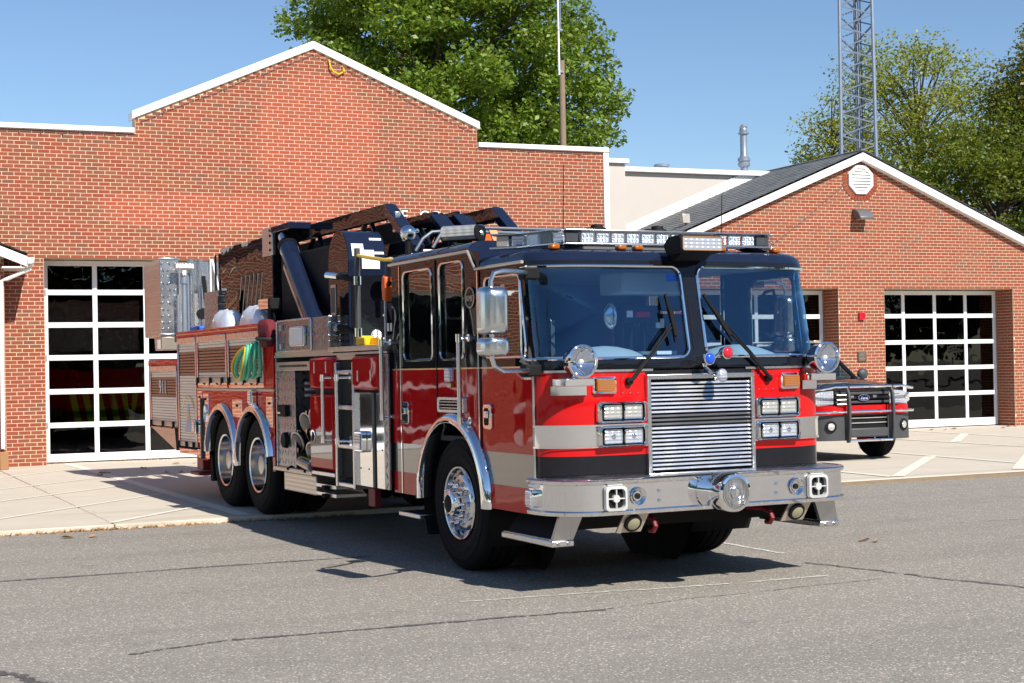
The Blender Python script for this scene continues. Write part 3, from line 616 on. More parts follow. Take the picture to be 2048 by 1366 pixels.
# ---- left wing
LY = 27.5; lw = empty('left_brick_wing'); tag(lw, 'low brick wing with white eave and gutter at the left edge', 'building')
F1 = (-4.3, -.9); F2 = (-8.8, -5.3); LX0, LX1, LP, LZ = -9.3, 2.585, -3.36, 6.0
def lw_iv(z, zt):
    if z < 3.1: return [(LX0, F2[0]), (F2[1], F1[0]), (F1[1], LX1)]
    h = (LZ - zt) / .4
    return [(max(LX0, LP - h), min(LX1, LP + h))] if h > .05 else []
LE = LZ - .4 * (LX1 - LP)
wall_panels([(LX0, F2[0], 0, 3.1), (F2[1], F1[0], 0, 3.1), (F1[1], LX1, 0, 3.1)], LY, .3, 'wall', 'mortar', lw, lambda m: (m.prism([(LX0, 3.1), (LX1, 3.1), (LX1, LE), (LP, LZ), (LX0, LE)], 'y', LY, LY + .3), m.box(LX1 - .25, LX1, LY + .3, WY - .02, 0, LE)))
B = Bricks(lw.children[0], 'brick')
B.wall(LY, AZ, 6.0, lw_iv, near=lambda x, z: -x if x > 2.3 and z < 3.6 else 50 - x); B.jamb(LX1, LY, WY - .02, AZ, LE, 1); B.done(120)
garage_door(lw, F2[0] + .03, F2[1] - .03, LY + .35, AZ, [3.05, 2.5, 1.95, 1.4, .8, .2], 4); garage_door(lw, F1[0] + .03, F1[1] - .03, LY + .35, AZ, [3.08, 1.25, .45, .16], 2); room(lw, LX0 + .4, LX1 - .45, LY + .5, 36, 3.6)
gable_roof(lw, LP, 6.17, .4, 6.3, LY - .32, WY - .07)
m = MB(); xe = LP + 6.3; ze = 6.12 - .4 * 6.3
m.prism([(LP, 6.12), (xe, ze), (xe, ze - .17), (LP, 5.95)], 'y', LY - .30, LY - .26); m.prism([(LP, 6.12), (LP - 6.3, ze), (LP - 6.3, ze - .17), (LP, 5.95)], 'y', LY - .30, LY - .26); m.build('rake_board', 'white_trim', lw, bevel=.005)
m = MB(); m.box(LX1 - .05, xe, LY - .26, WY - .07, ze - .19, ze - .165); m.build('soffit', 'white_trim', lw, smooth=False)
m = MB(); m.prism([(xe, ze - .02), (xe + .11, ze - .02), (xe + .10, ze - .09), (xe + .06, ze - .12), (xe, ze - .12)], 'y', LY - .34, WY - .08); m.build('gutter', 'white_trim', lw, bevel=.005)
m = MB(); m.tube([(xe + .06, LY - .2, ze - .1), (xe + .05, LY - .2, ze - .2), (LX1 + .05, LY - .08, ze - .36), (LX1 - .05, LY - .06, ze - .40), (LX1 - .06, LY - .06, AZ + .35)], .035, 8); m.build('downspout', 'white_trim', lw)
m = MB(); m.box(LX1 - .12, LX1 + .02, LY - .14, LY - .02, AZ, AZ + .3); m.build('drain_boot', 'rust', lw, bevel=.01)
# ================================================================== lattice tower
tw_ = empty('lattice_mast', (26.0, 36.0, 0)); tag(tw_, 'blue grey three legged lattice radio mast rising behind the gabled roof', 'mast')
def tower():
    H_ = 19.0; h0, h1 = .53, .40
    def leg(i, z):
        r = (h0 + (h1 - h0) * z / H_) * 1.12; a = rad(54.2 + 120 * i); return Vector((r * math.cos(a), r * math.sin(a), z))
    for i in range(3):
        m = MB(); m.tube([leg(i, 0), leg(i, H_)], .05, 8); m.build('leg', 'galv', tw_)
    st = .30; n = int(H_ / st)
    for i in range(3):
        m = MB()
        for k_ in range(n):
            a, b = (i, (i + 1) % 3) if k_ % 2 == 0 else ((i + 1) % 3, i)
            m.bar(leg(a, k_ * st), leg(b, (k_ + 1) * st), .036, .036)
        m.build('bracing', 'galv', tw_)
    for k_ in range(4):
        m = MB(); x = -.12 + .07 * k_; m.tube([(x, -.05 + .03 * (k_ % 2), 0), (x + .02, -.05, 9), (x, -.04, H_)], .016, 5); m.build('coax_cable', 'galv_dark', tw_)
tower()
# ================================================================== trees
def leaves(centers, radii, per, size, mat, name, parent, squash=0.8):
    V = []; C = []
    for c, r in zip(centers, radii):
        n = int(per * (r ** 2)); d = rng.normal(size=(n, 3)); d /= np.linalg.norm(d, axis=1)[:, None]
        rr_ = rng.uniform(0.35, 1.05, size=(n, 1)) ** 0.7; d[:, 2] = np.where(d[:, 2] < -.2, d[:, 2] * .55, d[:, 2])
        C.append(c + d * rr_ * r * np.array([1, 1, squash]))
    C = np.concatenate(C); n = len(C)
    nrm = rng.normal(size=(n, 3)); nrm[:, 2] = np.abs(nrm[:, 2]) + .5; nrm /= np.linalg.norm(nrm, axis=1)[:, None]
    t = rng.normal(size=(n, 3)); t -= nrm * (t * nrm).sum(1)[:, None]; t /= np.linalg.norm(t, axis=1)[:, None]; b = np.cross(nrm, t)
    s = rng.uniform(.6, 1.3, size=(n, 1)) * size
    V = np.stack([C + t * s, C + b * s * .55 + nrm * s * .15, C - t * s * .8, C - b * s * .55 + nrm * s * .15], 1).reshape(-1, 3)
    F = np.arange(4 * n).reshape(n, 4); return np_mesh(name, V, F, mat, parent)
def tree(name, label, loc, height, crown_c, crown_r, nclump, clump_r, per, size, mat, trunk_r, seed, cat='tree', group=None, hollow=.35, filt=None):
    global rng
    rng = np.random.default_rng(seed); root = empty(name, loc); tag(root, label, cat, group)
    cc, cr = np.array(crown_c, float), np.array(crown_r, float); pts = []
    while len(pts) < nclump:
        p = rng.uniform(-1, 1, 3); l = np.linalg.norm(p)
        if hollow < l < 1 and (filt is None or filt(p)): pts.append(cc + p * cr)
    pts = np.array(pts); rad_ = rng.uniform(.7, 1.25, nclump) * clump_r
    leaves(pts, rad_, per, size, mat, 'crown', root)
    m = MB(); top = Vector((cc[0], cc[1], cc[2] + cr[2] * .55)); r0 = trunk_r
    m.tube([(0, 0, -.1), (.05, 0, height * .12), (cc[0] * .5, 0, height * .35), (cc[0], cc[1], cc[2]), tuple(top)], [r0 * 1.3, r0, r0 * .85, r0 * .5, r0 * .12], 10); m.build('trunk', 'bark', root)
    m = MB()
    for i in rng.choice(nclump, min(nclump, 90), replace=False):
        p = Vector(pts[i]); z0 = max(height * .2, min(cc[2] + cr[2] * .4, p.z - (p - Vector(cc)).length * .6)); b = Vector((cc[0] * min(1, z0 / max(cc[2], .1)), cc[1] * min(1, z0 / max(cc[2], .1)), z0))
        mid = b.lerp(p, .5) + Vector((0, 0, .25)) + Vector(rng.normal(size=3) * .2); m.tube([b, mid, p], [r0 * .28, r0 * .14, r0 * .035], 5)
    m.build('limbs', 'bark', root); return root
tree('oak_tree', 'large dense green oak standing behind the brick hall', (18.15, 48, 0), 17, (0, 0, 9.6), (5.9, 5.2, 7.3), 430, .9, 400, .105, 'oak_leaf', .42, 3, hollow=.3)
tree('pale_tree', 'airy yellow green tree behind the lattice mast', (36.3, 47, 0), 14, (.3, 0, 9.3), (4.3, 3.4, 3.9), 250, .85, 210, .072, 'pale_leaf', .2, 5, hollow=.2)
tree('maple_tree', 'dark green maple turning orange at the right edge', (40.4, 43, 0), 15, (0, 0, 9.2), (3.3, 3, 5.1), 230, .9, 290, .085, 'autumn_leaf', .26, 8)
tree('dark_bushy_tree', 'dark bushy green tree beside the right slope of the shingle roof', (36.4, 42.5, 0), 10, (0, 0, 6.6), (4.4, 2.6, 3.1), 190, .8, 330, .08, 'dark_leaf', .22, 11)
tree('dark_low_tree', 'low dark green tree in front of the maple at the right edge', (38.4, 38.5, 0), 8, (0, 0, 5.2), (3.6, 2.4, 2.9), 150, .75, 330, .075, 'dark_leaf', .2, 12)
tree('slender_pale_tree', 'small thin pale tree left of the lattice mast above the roof ridge', (33.6, 48, 0), 12, (-.1, 0, 9.2), (2.0, 1.6, 2.2), 46, .65, 150, .065, 'pale_leaf', .12, 21)
# trees across the road behind the photographer, mirrored in the chrome and glass
far = MB(); rng = np.random.default_rng(4); cs = []; rs = []
for x in np.arange(-75, 135, 5.5):
    y = -46 + rng.normal() * 3; h = rng.uniform(9, 16)
    for _ in range(20): cs.append(np.array([x + rng.normal() * 2.3, y + rng.normal() * 2, h * rng.uniform(.25, .95)])); rs.append(rng.uniform(1.6, 2.6))
for y in np.arange(-30, 24, 6.5):
    x = -42 + rng.normal() * 3; h = rng.uniform(6, 10)
    for _ in range(14): cs.append(np.array([x + rng.normal() * 2, y + rng.normal() * 2.3, h * rng.uniform(.25, .95)])); rs.append(rng.uniform(1.5, 2.4))
o = leaves(cs, rs, 24, .5, 'far_leaf', 'far_trees', None); tag(o, 'far row of trees across the road', 'trees', kind='stuff')
# ================================================================== utility pole with antenna
up = empty('utility_pole', (20.05, 42.5, 0)); tag(up, 'weathered wooden pole carrying a thin white antenna in front of the oak', 'pole')
m = MB(); m.tube([(0, 0, 0), (0, 0, 10.75)], [.13, .09], 12); m.build('pole', 'pole_wood', up)
m = MB(); m.tube([(-.13, -.1, 10.3), (-.13, -.1, 12.0), (-.13, -.1, 16.5)], [.035, .03, .02], 8); m.build('antenna', 'white', up)
m = MB(); m.tube([(-.06, -.1, 11.6), (-.06, -.1, 13.6)], .018, 6); m.build('antenna_rod', 'galv', up)
for z in (10.4, 11.65, 13.55):
    m = MB(); m.box(-.17, .0, -.13, -.06, z - .03, z + .03); m.build('clamp', 'galv', up, bevel=.006)
# ================================================================== fire truck (local frame: x to the right in the picture, y rearwards, z up, y=0 at the front axle)
TK = empty('fire_truck', (5.67908, 11.68158, 0.0), 0.0540909)
tag(TK, 'red and black aerial ladder fire truck with chrome front bumper and grille', 'fire truck')
def part(m, name, mat, parent=None, **kw): return m.build(name, mat, TK if parent is None else parent, **kw)
CX = 1.21                                     # half width of the cab
def bxp(name, mat, x0, x1, y0, y1, z0, z1, bev=.006, parent=None): return part(MB().box(x0, x1, y0, y1, z0, z1), name, mat, parent, bevel=bev)
# ---- plan curve of the cab nose, parametrised by arc length
def nose():
    P = [(-CX, -1.20)]
    for i in range(25):
        a = math.pi + math.pi / 2 * i / 24; P.append((-.79 + .42 * math.cos(a), -1.41 + .28 * math.sin(a)))
    for i in range(1, 9): x = -.79 + .79 * i / 8; P.append((x, -1.69 - .012 * (1 - (x / .79) ** 2)))
    P += [(-x, y) for x, y in P[-2::-1]]; L = [0]
    for a, b in zip(P[:-1], P[1:]): L.append(L[-1] + math.hypot(b[0] - a[0], b[1] - a[1]))
    T_ = L[-1] / 2; return [l - T_ for l in L], P
NS, NP = nose(); SM = NS[-1]
def rake(z): return 0.0 if z < 1.6 else 0.20 * (z - 1.6) + (0 if z < 2.36 else (z - 2.36) ** 2 * 6)
def nz(s, z, out=0.0):
    """point on the cab nose at arc length s and height z"""
    s = max(-SM, min(SM, s)); x = float(np.interp(s, NS, [p[0] for p in NP])); y = float(np.interp(s, NS, [p[1] for p in NP]))
    e = .01; x2 = float(np.interp(min(s + e, SM), NS, [p[0] for p in NP])); y2 = float(np.interp(min(s + e, SM), NS, [p[1] for p in NP]))
    x1 = float(np.interp(max(s - e, -SM), NS, [p[0] for p in NP])); y1 = float(np.interp(max(s - e, -SM), NS, [p[1] for p in NP]))
    d = math.hypot(x2 - x1, y2 - y1); n = ((y2 - y1) / d, -(x2 - x1) / d)
    w = max(0.0, min(1.0, (-y - 1.20) / .25)); sx = 1 - .006 * max(0, z - 1.6) / .8
    return Vector(((x + n[0] * out) * sx, y + n[1] * out + rake(z) * w, z))
def s_at(x): return float(np.interp(x, [p[0] for p in NP], NS))
def nose_band(m, s0, s1, z0, z1, out=0.0, ns=40, nzr=2):
    m.loft([[nz(s0 + (s1 - s0) * i / ns, z0 + (z1 - z0) * j / nzr, out) for i in range(ns + 1)] for j in range(nzr + 1)], closed=False)
# lower nose: red with a dark stripe, left and right of the grille
SH = NS[1]                                     # hinge line
for sg in (-1, 1):
    a, b = (s_at(-.46), NS[1] + .012) if sg < 0 else (s_at(.46), -NS[1] - .012)
    m = MB(); nose_band(m, a, b, .964, 1.56); part(m, 'nose_panel', 'red')
    m = MB(); nose_band(m, a, b, .80, .964, -.001); part(m, 'nose_stripe', 'black')
    m = MB(); nose_band(m, a, b, 1.035, 1.17, .014); nose_band(m, a, b, 1.17, 1.185, .02, nzr=1); nose_band(m, a, b, 1.022, 1.035, .02, nzr=1); part(m, 'chrome_band', 'chrome')
    m = MB(); nose_band(m, s_at(sg * .40), s_at(sg * 1.19), 1.556, 1.572, .012, nzr=1); part(m, 'tread_strip', 'alu')
m = MB(); nose_band(m, s_at(-.46), s_at(.46), 1.50, 1.56); part(m, 'nose_centre', 'black')
m = MB(); nose_band(m, -SM, SM, 1.572, 1.648, .004); part(m, 'cowl', 'black')
# windshield: two panes in rounded frames
gl_l = []
for sg in (-1, 1):
    s0, s1 = .035, SM - .02
    c = (s0 + s1) / 2; w = s1 - s0 - .075; zc, h = 1.985, .665; k_, sub = 6, 14
    inn = rr(sg * c, zc, w, h, .075, k_, sub); out = rect_for(sg * c, zc, w, h, .075, sg * c - (s1 - s0) / 2, sg * c + (s1 - s0) / 2, 1.648, 2.36, k_, sub)
    m = MB(); m.loft([[nz(s, z, .004) for s, z in out], [nz(s, z, .004) for s, z in inn], [nz(s, z, -.02) for s, z in inn]]); part(m, 'windshield_frame', 'black')
    m = MB(); m.tube([nz(s, z, .008) for s, z in inn], .011, 6, closed=True); part(m, 'windshield_trim', 'chrome')
    m = MB(); m.loft([[nz(sg * c + (s - sg * c) * t, zc + (z - zc) * t, -.012) for s, z in inn] for t in (1.0, .9, .75, .55, .3, .05)], cap1=True); g = part(m, 'windshield', 'windshield')
m = MB(); nose_band(m, -.036, .036, 1.648, 2.36, .007); part(m, 'windshield_pillar', 'black')
# roof
m = MB(); ROOF = []
for z, ins in ((2.355, 0.0), (2.40, .004), (2.43, .03), (2.447, .075), (2.455, .14)):
    l = [nz(NS[i], z, -ins) for i in range(len(NS))]; ROOF.append([(-CX + ins, -.42, z)] + [tuple(p) for p in l] + [(CX - ins, -.42, z)])
m.loft(ROOF, closed=False); top = ROOF[-1]; m.add(top, [tuple(range(len(top)))]); part(m, 'roof', 'sky_black', angle=50)
m = MB(); prof = [(-CX, 2.49), (-CX, 2.53), (-CX + .03, 2.565), (-CX + .09, 2.585), (-CX + .16, 2.59)]; prof = prof + [(-x, z) for x, z in prof[::-1]]
fr_ = lambda z: -.46 + (z - 2.59) * -.3
m.loft([[(x, -.40 + (.0 if z < 2.5 else .05), z) for x, z in prof], [(x, 1.25, z) for x, z in prof]], closed=False); m.add([(x, -.35, z) for x, z in prof] + [(CX, -.50, 2.40), (-CX, -.50, 2.40)], [tuple(range(len(prof) + 2))])
m.add([(-CX + .16, -.35, 2.59), (CX - .16, -.35, 2.59), (CX - .2, -.56, 2.452), (-CX + .2, -.56, 2.452)], [(0, 1, 2, 3)]); m.add([(-CX, -.40, 2.49), (-CX + .16, -.35, 2.59), (-CX + .2, -.56, 2.452), (-CX, -.54, 2.37)], [(0, 1, 2, 3)]); m.add([(CX, -.40, 2.49), (CX - .16, -.35, 2.59), (CX - .2, -.56, 2.452), (CX, -.54, 2.37)], [(0, 1, 2, 3)]); part(m, 'raised_roof', 'sky_black')
for sg in (-1, 1):
    X = sg * (CX + .012); m = MB(); m.tube([(X, 1.27, 2.50), (X, -.357, 2.50), (X, -.492, 2.357), (X, -1.29, 2.357)], .013, 8); part(m, 'drip_rail', 'tan_metal')
# cab sides: rows of panel cut by the wheel arch, doors with window openings
AR, AYC, AZC = .655, .0, .56
for sg in (-1, 1):
    X = sg * CX
    def strip(name, mat, z0, z1, y0, y1, n=8):
        m = MB()
        for i in range(n):
            a, b = z0 + (z1 - z0) * i / n, z0 + (z1 - z0) * (i + 1) / n
            da = math.sqrt(max(0, AR ** 2 - (a - AZC) ** 2)) if a < AZC + AR else 0; db = math.sqrt(max(0, AR ** 2 - (b - AZC) ** 2)) if b < AZC + AR else 0
            if da == 0 and db == 0: m.quad((X, y0, a), (X, y1, a), (X, y1, b), (X, y0, b)); continue
            if y0 < AYC - .3: m.quad((X, y0, a), (X, min(y1, AYC - da), a), (X, min(y1, AYC - db), b), (X, y0, b))
            if y1 > AYC + .3: m.quad((X, max(y0, AYC + da), a), (X, y1, a), (X, y1, b), (X, max(y0, AYC + db), b))
        return part(m, name, mat)
    strip('side_panel', 'red', .972, 1.60, -1.405, 1.247, 24); 
    for a_, b_ in ((-1.405, -.01), (.01, 1.247)): strip('side_stripe', 'stripe', .73, .972, a_, b_, 8); strip('sill_panel', 'red', .546, .73, a_, b_, 6)
    # upper side: three window openings
    for nm, y0, y1, z1, wy0, wy1, wz1 in (('rear_door', .295, 1.247, 2.49, .373, .977, 2.42), ('mid_side', -.536, .295, 2.49, -.241, .217, 2.44), ('front_door', -1.405, -.536, 2.357, -1.335, -.635, 2.275)):
        cy_, w_, cz_, h_ = (wy0 + wy1) / 2, wy1 - wy0, (1.675 + wz1) / 2, wz1 - 1.675; r_ = .06
        inn = rr(cy_, cz_, w_, h_, r_, 6, 2); out = rect_for(cy_, cz_, w_, h_, r_, y0, y1, 1.60, z1, 6, 2)
        sh_ = (lambda y, z: y + .17 * max(0, z - 1.6) * max(0, min(1, (-.60 - y) / .75))) if nm == 'front_door' else (lambda y, z: y)
        m = MB(); m.loft([[(X, sh_(y, z), z) for y, z in out], [(X, sh_(y, z), z) for y, z in inn], [(X - sg * .03, sh_(y, z), z) for y, z in inn]]); d = part(m, nm, 'black')
        m = MB(); m.tube([(X + sg * .004, sh_(y, z), z) for y, z in inn], .010, 6, closed=True); part(m, 'window_trim', 'chrome', d)
        m = MB(); m.add([(X - sg * .02, sh_(y, z), z) for y, z in inn], [tuple(range(len(inn)))]); part(m, 'window_pane', 'cab_glass', d, smooth=False)
    m = MB(); m.box(X - .002, X + .002, -1.41, -1.19, 1.56, 1.61); part(m, 'corner_panel', 'black', smooth=False)
    m = MB(); m.box(X, X + sg * .006, -1.36, 1.247, 1.594, 1.606); part(m, 'belt_line', 'gold', smooth=False)
    for yy, z0, z1, mt in ((.295, 1.21, 2.48, 'matte'), (-.536, .95, 2.34, 'matte'), (1.06, .55, 2.48, 'chrome')):
        m = MB(); m.box(X - .002, X + sg * .007, yy - .008, yy + .008, z0, z1); part(m, 'door_seam', mt, smooth=False)
    m = MB(); m.cyl((X + sg * .008, -1.425, .56), (X + sg * .008, -1.425, 1.56), .011, 8); part(m, 'piano_hinge', 'steel')
    m = MB(); m.box(X, X + sg * .009, -.50, -.52, .97, 2.34); part(m, 'door_edge_trim', 'chrome', smooth=False)
    # wheel arch: bright flared ring and dark liner
    arc = [(AYC + AR * math.cos(rad(t)), AZC + AR * math.sin(rad(t))) for t in range(-3, 184, 6)]
    m = MB(); m.loft([[(X + sg * xo, AYC + r * math.cos(rad(t)), AZC + r * math.sin(rad(t))) for t in range(-2, 183, 4)] for r, xo in ((AR + .035, .002), (AR + .03, .03), (AR - .005, .055), (AR - .045, .055), (AR - .055, .02), (AR - .055, -.06))], closed=False); part(m, 'fender_trim', 'chrome', angle=60)
    m = MB(); m.loft([[(xx, AYC + (AR - .01) * math.cos(rad(t)), AZC + (AR - .01) * math.sin(rad(t))) for t in range(-30, 211, 8)] for xx in (X - sg * .01, X - sg * .62)], closed=False); m.add([(X - sg * .60, AYC + .68 * math.cos(rad(t)), AZC + .68 * math.sin(rad(t))) for t in range(0, 360, 20)], [tuple(range(18))]); part(m, 'wheel_well', 'matte')
    # handles, grab rails, vent, lights, badge
    for yc, zc in ((.945, 1.232), (-.668, 1.232)):
        m = MB(); m.prism(rr(yc, zc, .145, .19, .03, 4), 'x', X, X + sg * .02); d = part(m, 'door_handle', 'chrome', bevel=.005); m = MB(); m.prism(rr(yc + .01, zc, .07, .13, .02, 4), 'x', X + sg * .02, X + sg * .024); part(m, 'handle_recess', 'matte', d); m = MB(); m.box(X + sg * .022, X + sg * .04, yc - .035, yc + .03, zc - .01, zc + .045); part(m, 'handle_paddle', 'chrome', d, bevel=.006)
    for yc in (1.295, -.322):
        m = MB(); XX = X + sg * .085; m.cyl((XX, yc, 1.20), (XX, yc, 1.83), .019, 14); g_ = part(m, 'grab_rail', 'alu')
        for zc in (1.195, 1.835): m = MB(); m.cyl((XX, yc, zc - .03), (XX, yc, zc + .03), .025, 12); m.cyl((XX, yc, zc), (X, yc - .02, zc), .012, 8); m.cyl((X, yc - .02, zc), (X + sg * .012, yc - .02, zc), .03, 12); part(m, 'rail_bracket', 'chrome', g_)
    m = MB(); m.loft([[(X + sg * d_, y, z) for y, z in rr(-.012, 1.313, w_, h_, .02, 4)] for w_, h_, d_ in ((.515, .128, .0), (.505, .12, .03), (.43, .075, .03), (.43, .075, .005))]); v_ = part(m, 'side_vent', 'alu', bevel=.003); m = MB(); m.box(X + sg * .002, X + sg * .006, -.225, .2, 1.28, 1.35); part(m, 'vent_back', 'matte', v_, smooth=False)
    for i in range(3): m = MB(); m.box(X + sg * .008, X + sg * .022, -.225, .2, 1.285 + i * .024, 1.291 + i * .024); part(m, 'louver', 'alu', v_, smooth=False)
    m = MB(); m.prism(rr(.0, 1.55, .10, .11, .02, 4), 'x', X, X + sg * .05); part(m, 'marker_lamp', 'lens', bevel=.008); m = MB(); m.prism(rr(.0, 1.468, .08, .04, .008, 4), 'x', X, X + sg * .03); part(m, 'side_marker', 'amber', bevel=.004)
    m = MB(); m.cyl((X, -.383, 2.143), (X + sg * .012, -.383, 2.143), .082, 32); b_ = part(m, 'round_badge', 'black'); m = MB(); m.tube([(X + sg * .012, -.383 + .078 * math.cos(t * .2094), 2.143 + .078 * math.sin(t * .2094)) for t in range(30)], .005, 6, closed=True); part(m, 'badge_ring', 'tan_metal', b_)
    text('badge_letters', 'KME', .062, 'tan_metal', (X + sg * .014, -.383, 2.135), (rad(90), 0, rad(-90 if sg < 0 else 90)), b_, .003, shear=.2)
    m = MB(); m.box(X, X + sg * .004, -1.385, -1.27, 1.51, 1.575); b_ = part(m, 'name_plate', 'alu', smooth=False); text('plate_letters', 'KME\nPREDATOR', .024, 'matte', (X + sg * .006, -1.328, 1.545), (rad(90), 0, rad(-90 if sg < 0 else 90)), b_, .001)
    # mirror on a bent tube
    mx, my = (-1.69, -1.74) if sg < 0 else (1.50, -.72); my0 = -1.46 if sg < 0 else -.60
    m = MB(); m.tube([(sg * 1.27, my0, 2.265), (sg * 1.36, (my + my0) / 2, 2.262), (mx - sg * .09, my, 2.26), (mx - sg * .025, my, 2.245), (mx, my, 2.19), (mx, my, 1.66), (mx - sg * .015, my, 1.61), (mx - sg * .09, my + .03, 1.575), (sg * 1.36, (my + my0) / 2, 1.575), (sg * 1.26, my0, 1.58)], .017, 10); mi = part(m, 'mirror', 'alu')
    for (zc, h_, w_) in ((1.988, .325, .185), (1.742, .13, .195)):
        m = MB(); m.loft([[(mx + x, my - .02 + yy, z) for x, z in rr(0, zc, w_ * t, h_ * (1 - (1 - t) * .55), .045 * t, 6, 2)] for yy, t in ((.06, 1.0), (.0, 1.0), (-.05, .96), (-.08, .84), (-.098, .6), (-.104, .2))], cap1=True); part(m, 'mirror_shell', 'mirror_shell', mi, angle=60)
        m = MB(); m.add([(mx + x, my + .042, z) for x, z in rr(0, zc, w_ - .01, h_ - .01, .04, 6)], [tuple(range(28))]); part(m, 'mirror_glass', 'chrome', mi, smooth=False)
    for zc in (2.262, 1.578): m = MB(); m.box(sg * 1.20, sg * 1.33, my0 - .07, my0 + .03, zc - .045, zc + .04); part(m, 'mirror_mount', 'matte', mi, bevel=.012)
    # entry step below the door
    m = MB(); m.box(sg * 1.24, sg * 1.06, -1.70, -.90, .345, .392); e_ = part(m, 'entry_step', 'alu', bevel=.01); m = MB(); m.box(sg * 1.23, sg * 1.07, -1.66, -.92, .393, .398); part(m, 'step_tread', 'tread_top', e_, smooth=False)
    m = MB(); m.add([(sg * 1.23, -1.695, .385), (sg * 1.07, -1.695, .385), (sg * .98, -1.72, .60), (sg * 1.17, -1.72, .60), (sg * 1.23, -1.66, .385), (sg * 1.07, -1.66, .385), (sg * .98, -1.69, .60), (sg * 1.17, -1.69, .60)], [(0, 1, 2, 3), (4, 7, 6, 5), (0, 4, 5, 1), (1, 5, 6, 2), (3, 2, 6, 7), (0, 3, 7, 4)]); part(m, 'step_bracket', 'steel', e_)
    m = MB(); m.add([(sg * 1.2, -.93, .39), (sg * 1.2, -1.62, .39), (sg * 1.0, -1.66, .62), (sg * 1.0, -.86, .62)], [(0, 1, 2, 3)]); part(m, 'step_riser', 'matte', e_, smooth=False)
    for i in range(2): m = MB(); m.lathe([(.012, 0), (.012, .008), (.006, .014)], (sg * (1.19 - .08 * i), -1.70, .366), (0, -1, 0), 10); part(m, 'bolt', 'steel', e_)
    # second small step behind the front wheel
    m = MB(); m.box(sg * 1.25, sg * .95, .62, 1.07, .36, .40); part(m, 'rear_cab_step', 'alu', bevel=.008)
# interior
def interior():
    it = MB(); it.box(-1.15, 1.15, -1.35, 1.2, 1.02, 1.06); part(it, 'cab_floor', 'interior', smooth=False)
    m = MB(); m.box(-1.17, -.86, 1.17, 1.2, 1.06, 2.45); m.box(.0, 1.17, 1.17, 1.2, 1.06, 2.45); m.box(-.86, 0, 1.17, 1.2, 1.06, 1.7); part(m, 'rear_wall', 'interior', smooth=False)
    m = MB(); m.box(-1.15, 1.15, -1.2, 1.2, 2.34, 2.352); part(m, 'headliner', 'dash', smooth=False)
    m = MB(); m.loft([[(x, y, z) for y, z in ((-1.52, 1.62), (-1.40, 1.665), (-1.18, 1.67), (-1.02, 1.60), (-.98, 1.35))] for x in (-1.10, -.9, -.3, .3, .9, 1.10)], closed=False); part(m, 'dashboard', 'dash')
    for xc in (-.55, .62):
        m = MB(); m.loft([[(xc + .36 * t * math.cos(a), -1.27 + .2 * t * math.sin(a), 1.66 + .085 * (1 - t * t)) for a in [i * .3142 for i in range(20)]] for t in (1, .85, .6, .3, .05)], cap1=True); part(m, 'gauge_hood', 'dash')
    m = MB(); m.tube([(.62 + .21 * math.cos(a), -.95 + .12 * math.sin(a), 1.72 + .17 * math.sin(a)) for a in [i * .2094 for i in range(30)]], .016, 8, closed=True); s_ = part(m, 'steering_wheel', 'matte'); m = MB(); m.tube([(.62, -.95, 1.72), (.62, -1.15, 1.55)], .03, 8); m.bar((.42, -.95, 1.72), (.82, -.95, 1.72), .03, .015); part(m, 'steering_column', 'matte', s_)
    for xc, yc in ((-.68, -.45), (.68, -.45), (-.7, .75), (.0, .75), (.7, .75)):
        m = MB(); m.box(xc - .23, xc + .23, yc - .22, yc + .22, 1.2, 1.38); s_ = part(m, 'seat', 'interior', bevel=.04); m = MB(); m.box(xc - .22, xc + .22, yc + .14, yc + .26, 1.38, 2.02); part(m, 'seat_back', 'interior', s_, bevel=.05); m = MB(); m.box(xc - .12, xc + .12, yc + .15, yc + .24, 2.04, 2.2); part(m, 'head_rest', 'interior', s_, bevel=.04)
        m = MB(); m.cyl((xc, yc + .12, 1.45), (xc, yc + .12, 1.95), .07, 12); part(m, 'air_pack', 'tow_red', s_)
    m = MB(); m.box(-.40, .28, -1.30, -.95, 2.13, 2.30); part(m, 'overhead_console', 'dash', bevel=.02)
    m = MB(); m.box(-.46, .38, -.9, .5, 1.06, 1.45); part(m, 'engine_cover', 'interior', bevel=.08)
    for a, b in ((-.72, -.45), (-.4, -.22)): m = MB(); m.box(a, b, .12, .16, 1.45, 1.98); part(m, 'locker_front', 'tread_front', smooth=False)
    m = MB(); m.box(-.30, .02, -1.15, -1.02, 1.92, 2.05); r_ = part(m, 'radio_unit', 'matte', bevel=.01); m = MB(); m.box(-.2, -.08, -1.16, -1.15, 1.96, 2.0); part(m, 'radio_display', 'lens_red', r_, smooth=False); m = MB(); m.box(-.28, -.23, -1.16, -1.15, 1.96, 2.01); part(m, 'radio_knob', 'paper', r_, smooth=False)
    m = MB(); m.sphere((-.40, -1.12, 1.97), (.06, .03, .10), 14, 10); part(m, 'hand_lamp', 'mirror_shell')
    m = MB(); m.box(-.16, -.06, -1.53, -1.525, 2.21, 2.27); part(m, 'toll_tag', 'lens_blue', smooth=False)
    m = MB(); m.box(-.28, -.06, -1.50, -1.30, 1.675, 1.70); part(m, 'papers', 'paper', smooth=False)
    m = MB(); m.box(.0, .07, -1.12, -1.11, 1.88, 1.95); part(m, 'note_card', 'paper', smooth=False)
    m = MB(); m.tube([(.93, -1.18, 2.1), (.95, -1.2, 2.15), (1.03, -1.2, 2.17), (1.05, -1.2, 2.1), (1.04, -1.2, 1.85), (1.0, -1.2, 1.80), (.95, -1.2, 1.83)], .013, 8); part(m, 'grab_handle', 'matte')
interior()
